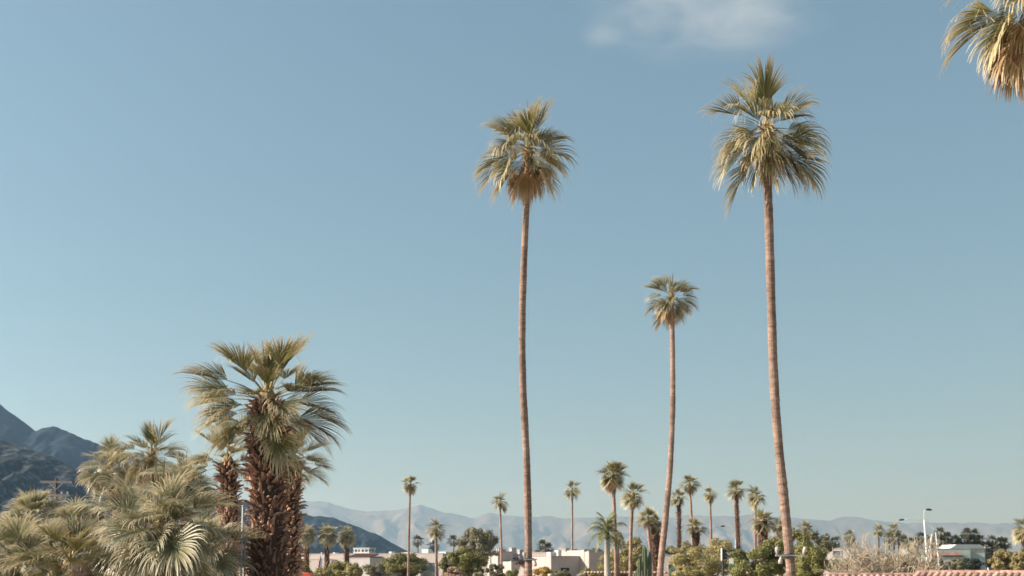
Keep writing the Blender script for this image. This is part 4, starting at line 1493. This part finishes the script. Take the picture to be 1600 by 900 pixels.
# ------------------------------------------------------------------ cloud and haze
def cloud(label, x, y, wx, wz, seed, dens, lo):
    D = 3600.0
    c = PX(x, y, D)
    a, b, h_ = wx / F * D, 0.8 * wx / F * D, wz / F * D
    V, Fc = [], []
    nu, nv = 28, 14
    for j in range(nv + 1):
        th = math.pi * j / nv
        for i in range(nu):
            ph = 2 * math.pi * i / nu
            k = 1 + 0.05 * math.sin(3 * ph + x) * math.sin(2 * th) + 0.04 * math.sin(5 * ph + y)
            V.append((a * k * math.sin(th) * math.cos(ph), b * k * math.sin(th) * math.sin(ph), h_ * k * math.cos(th)))
    for j in range(nv):
        for i in range(nu):
            Fc.append((j * nu + i, (j + 1) * nu + i, (j + 1) * nu + (i + 1) % nu, j * nu + (i + 1) % nu))
    me = mesh_of('cloud', np.array(V), np.array(Fc), smooth=True)
    m = bpy.data.materials.new('thin_cloud')
    m.use_nodes = True
    N, L = m.node_tree.nodes, m.node_tree.links
    N.clear()
    out = N.new('ShaderNodeOutputMaterial')
    pv = N.new('ShaderNodeVolumePrincipled')
    pv.inputs['Color'].default_value = (1, 0.98, 0.96, 1)
    pv.inputs['Anisotropy'].default_value = 0.1
    tc = N.new('ShaderNodeTexCoord')
    mp = N.new('ShaderNodeMapping')
    mp.inputs['Location'].default_value = (seed, seed * 2.3, 0)
    mp.inputs['Scale'].default_value = (0.0036, 0.0042, 0.014)
    no = N.new('ShaderNodeTexNoise')
    no.inputs['Scale'].default_value = 1.0
    no.inputs['Detail'].default_value = 7
    no.inputs['Roughness'].default_value = 0.62
    no.inputs['Distortion'].default_value = 0.6
    mr = N.new('ShaderNodeMapRange')
    mr.inputs['From Min'].default_value = lo
    mr.inputs['From Max'].default_value = 0.78
    mr.inputs['To Max'].default_value = dens
    # thins out towards the rim of the wisp
    sc_ = N.new('ShaderNodeVectorMath')
    sc_.operation = 'DIVIDE'
    sc_.inputs[1].default_value = (a, b, h_)
    ln = N.new('ShaderNodeVectorMath')
    ln.operation = 'LENGTH'
    fd = N.new('ShaderNodeMapRange')
    fd.interpolation_type = 'SMOOTHSTEP'
    fd.inputs['From Min'].default_value = 0.92
    fd.inputs['From Max'].default_value = 0.15
    mu = N.new('ShaderNodeMath')
    mu.operation = 'MULTIPLY'
    L.new(tc.outputs['Object'], mp.inputs['Vector'])
    L.new(tc.outputs['Object'], sc_.inputs[0])
    L.new(sc_.outputs[0], ln.inputs[0])
    L.new(ln.outputs['Value'], fd.inputs['Value'])
    L.new(mp.outputs[0], no.inputs['Vector'])
    L.new(no.outputs['Fac'], mr.inputs['Value'])
    L.new(mr.outputs[0], mu.inputs[0])
    L.new(fd.outputs[0], mu.inputs[1])
    L.new(mu.outputs[0], pv.inputs['Density'])
    L.new(pv.outputs[0], out.inputs['Volume'])
    tag(put('cloud', me, m, loc=c), label, 'cloud', kind='stuff')


cloud('thin wide wisp of white cloud high in the sky', 1110, -6, 270, 96, 3.0, 0.0034, 0.45)
cloud('small puff of cloud below the wide wisp', 940, 52, 60, 34, 9.0, 0.0036, 0.42)

hz = MB().box(-16500, 16500, -3000, 17600, -1.5, 1010).mesh('haze')
m = bpy.data.materials.new('valley_haze')
m.use_nodes = True
N, L = m.node_tree.nodes, m.node_tree.links
N.clear()
out = N.new('ShaderNodeOutputMaterial')
pv = N.new('ShaderNodeVolumePrincipled')
pv.inputs['Color'].default_value = (0.46, 0.71, 1.0, 1)
pv.inputs['Absorption Color'].default_value = (1, 1, 1, 1)
pv.inputs['Density'].default_value = 0.0001
pv.inputs['Anisotropy'].default_value = 0.65
L.new(pv.outputs[0], out.inputs['Volume'])
tag(put('haze', hz, m), 'pale blue haze filling the valley air', 'haze', kind='stuff')
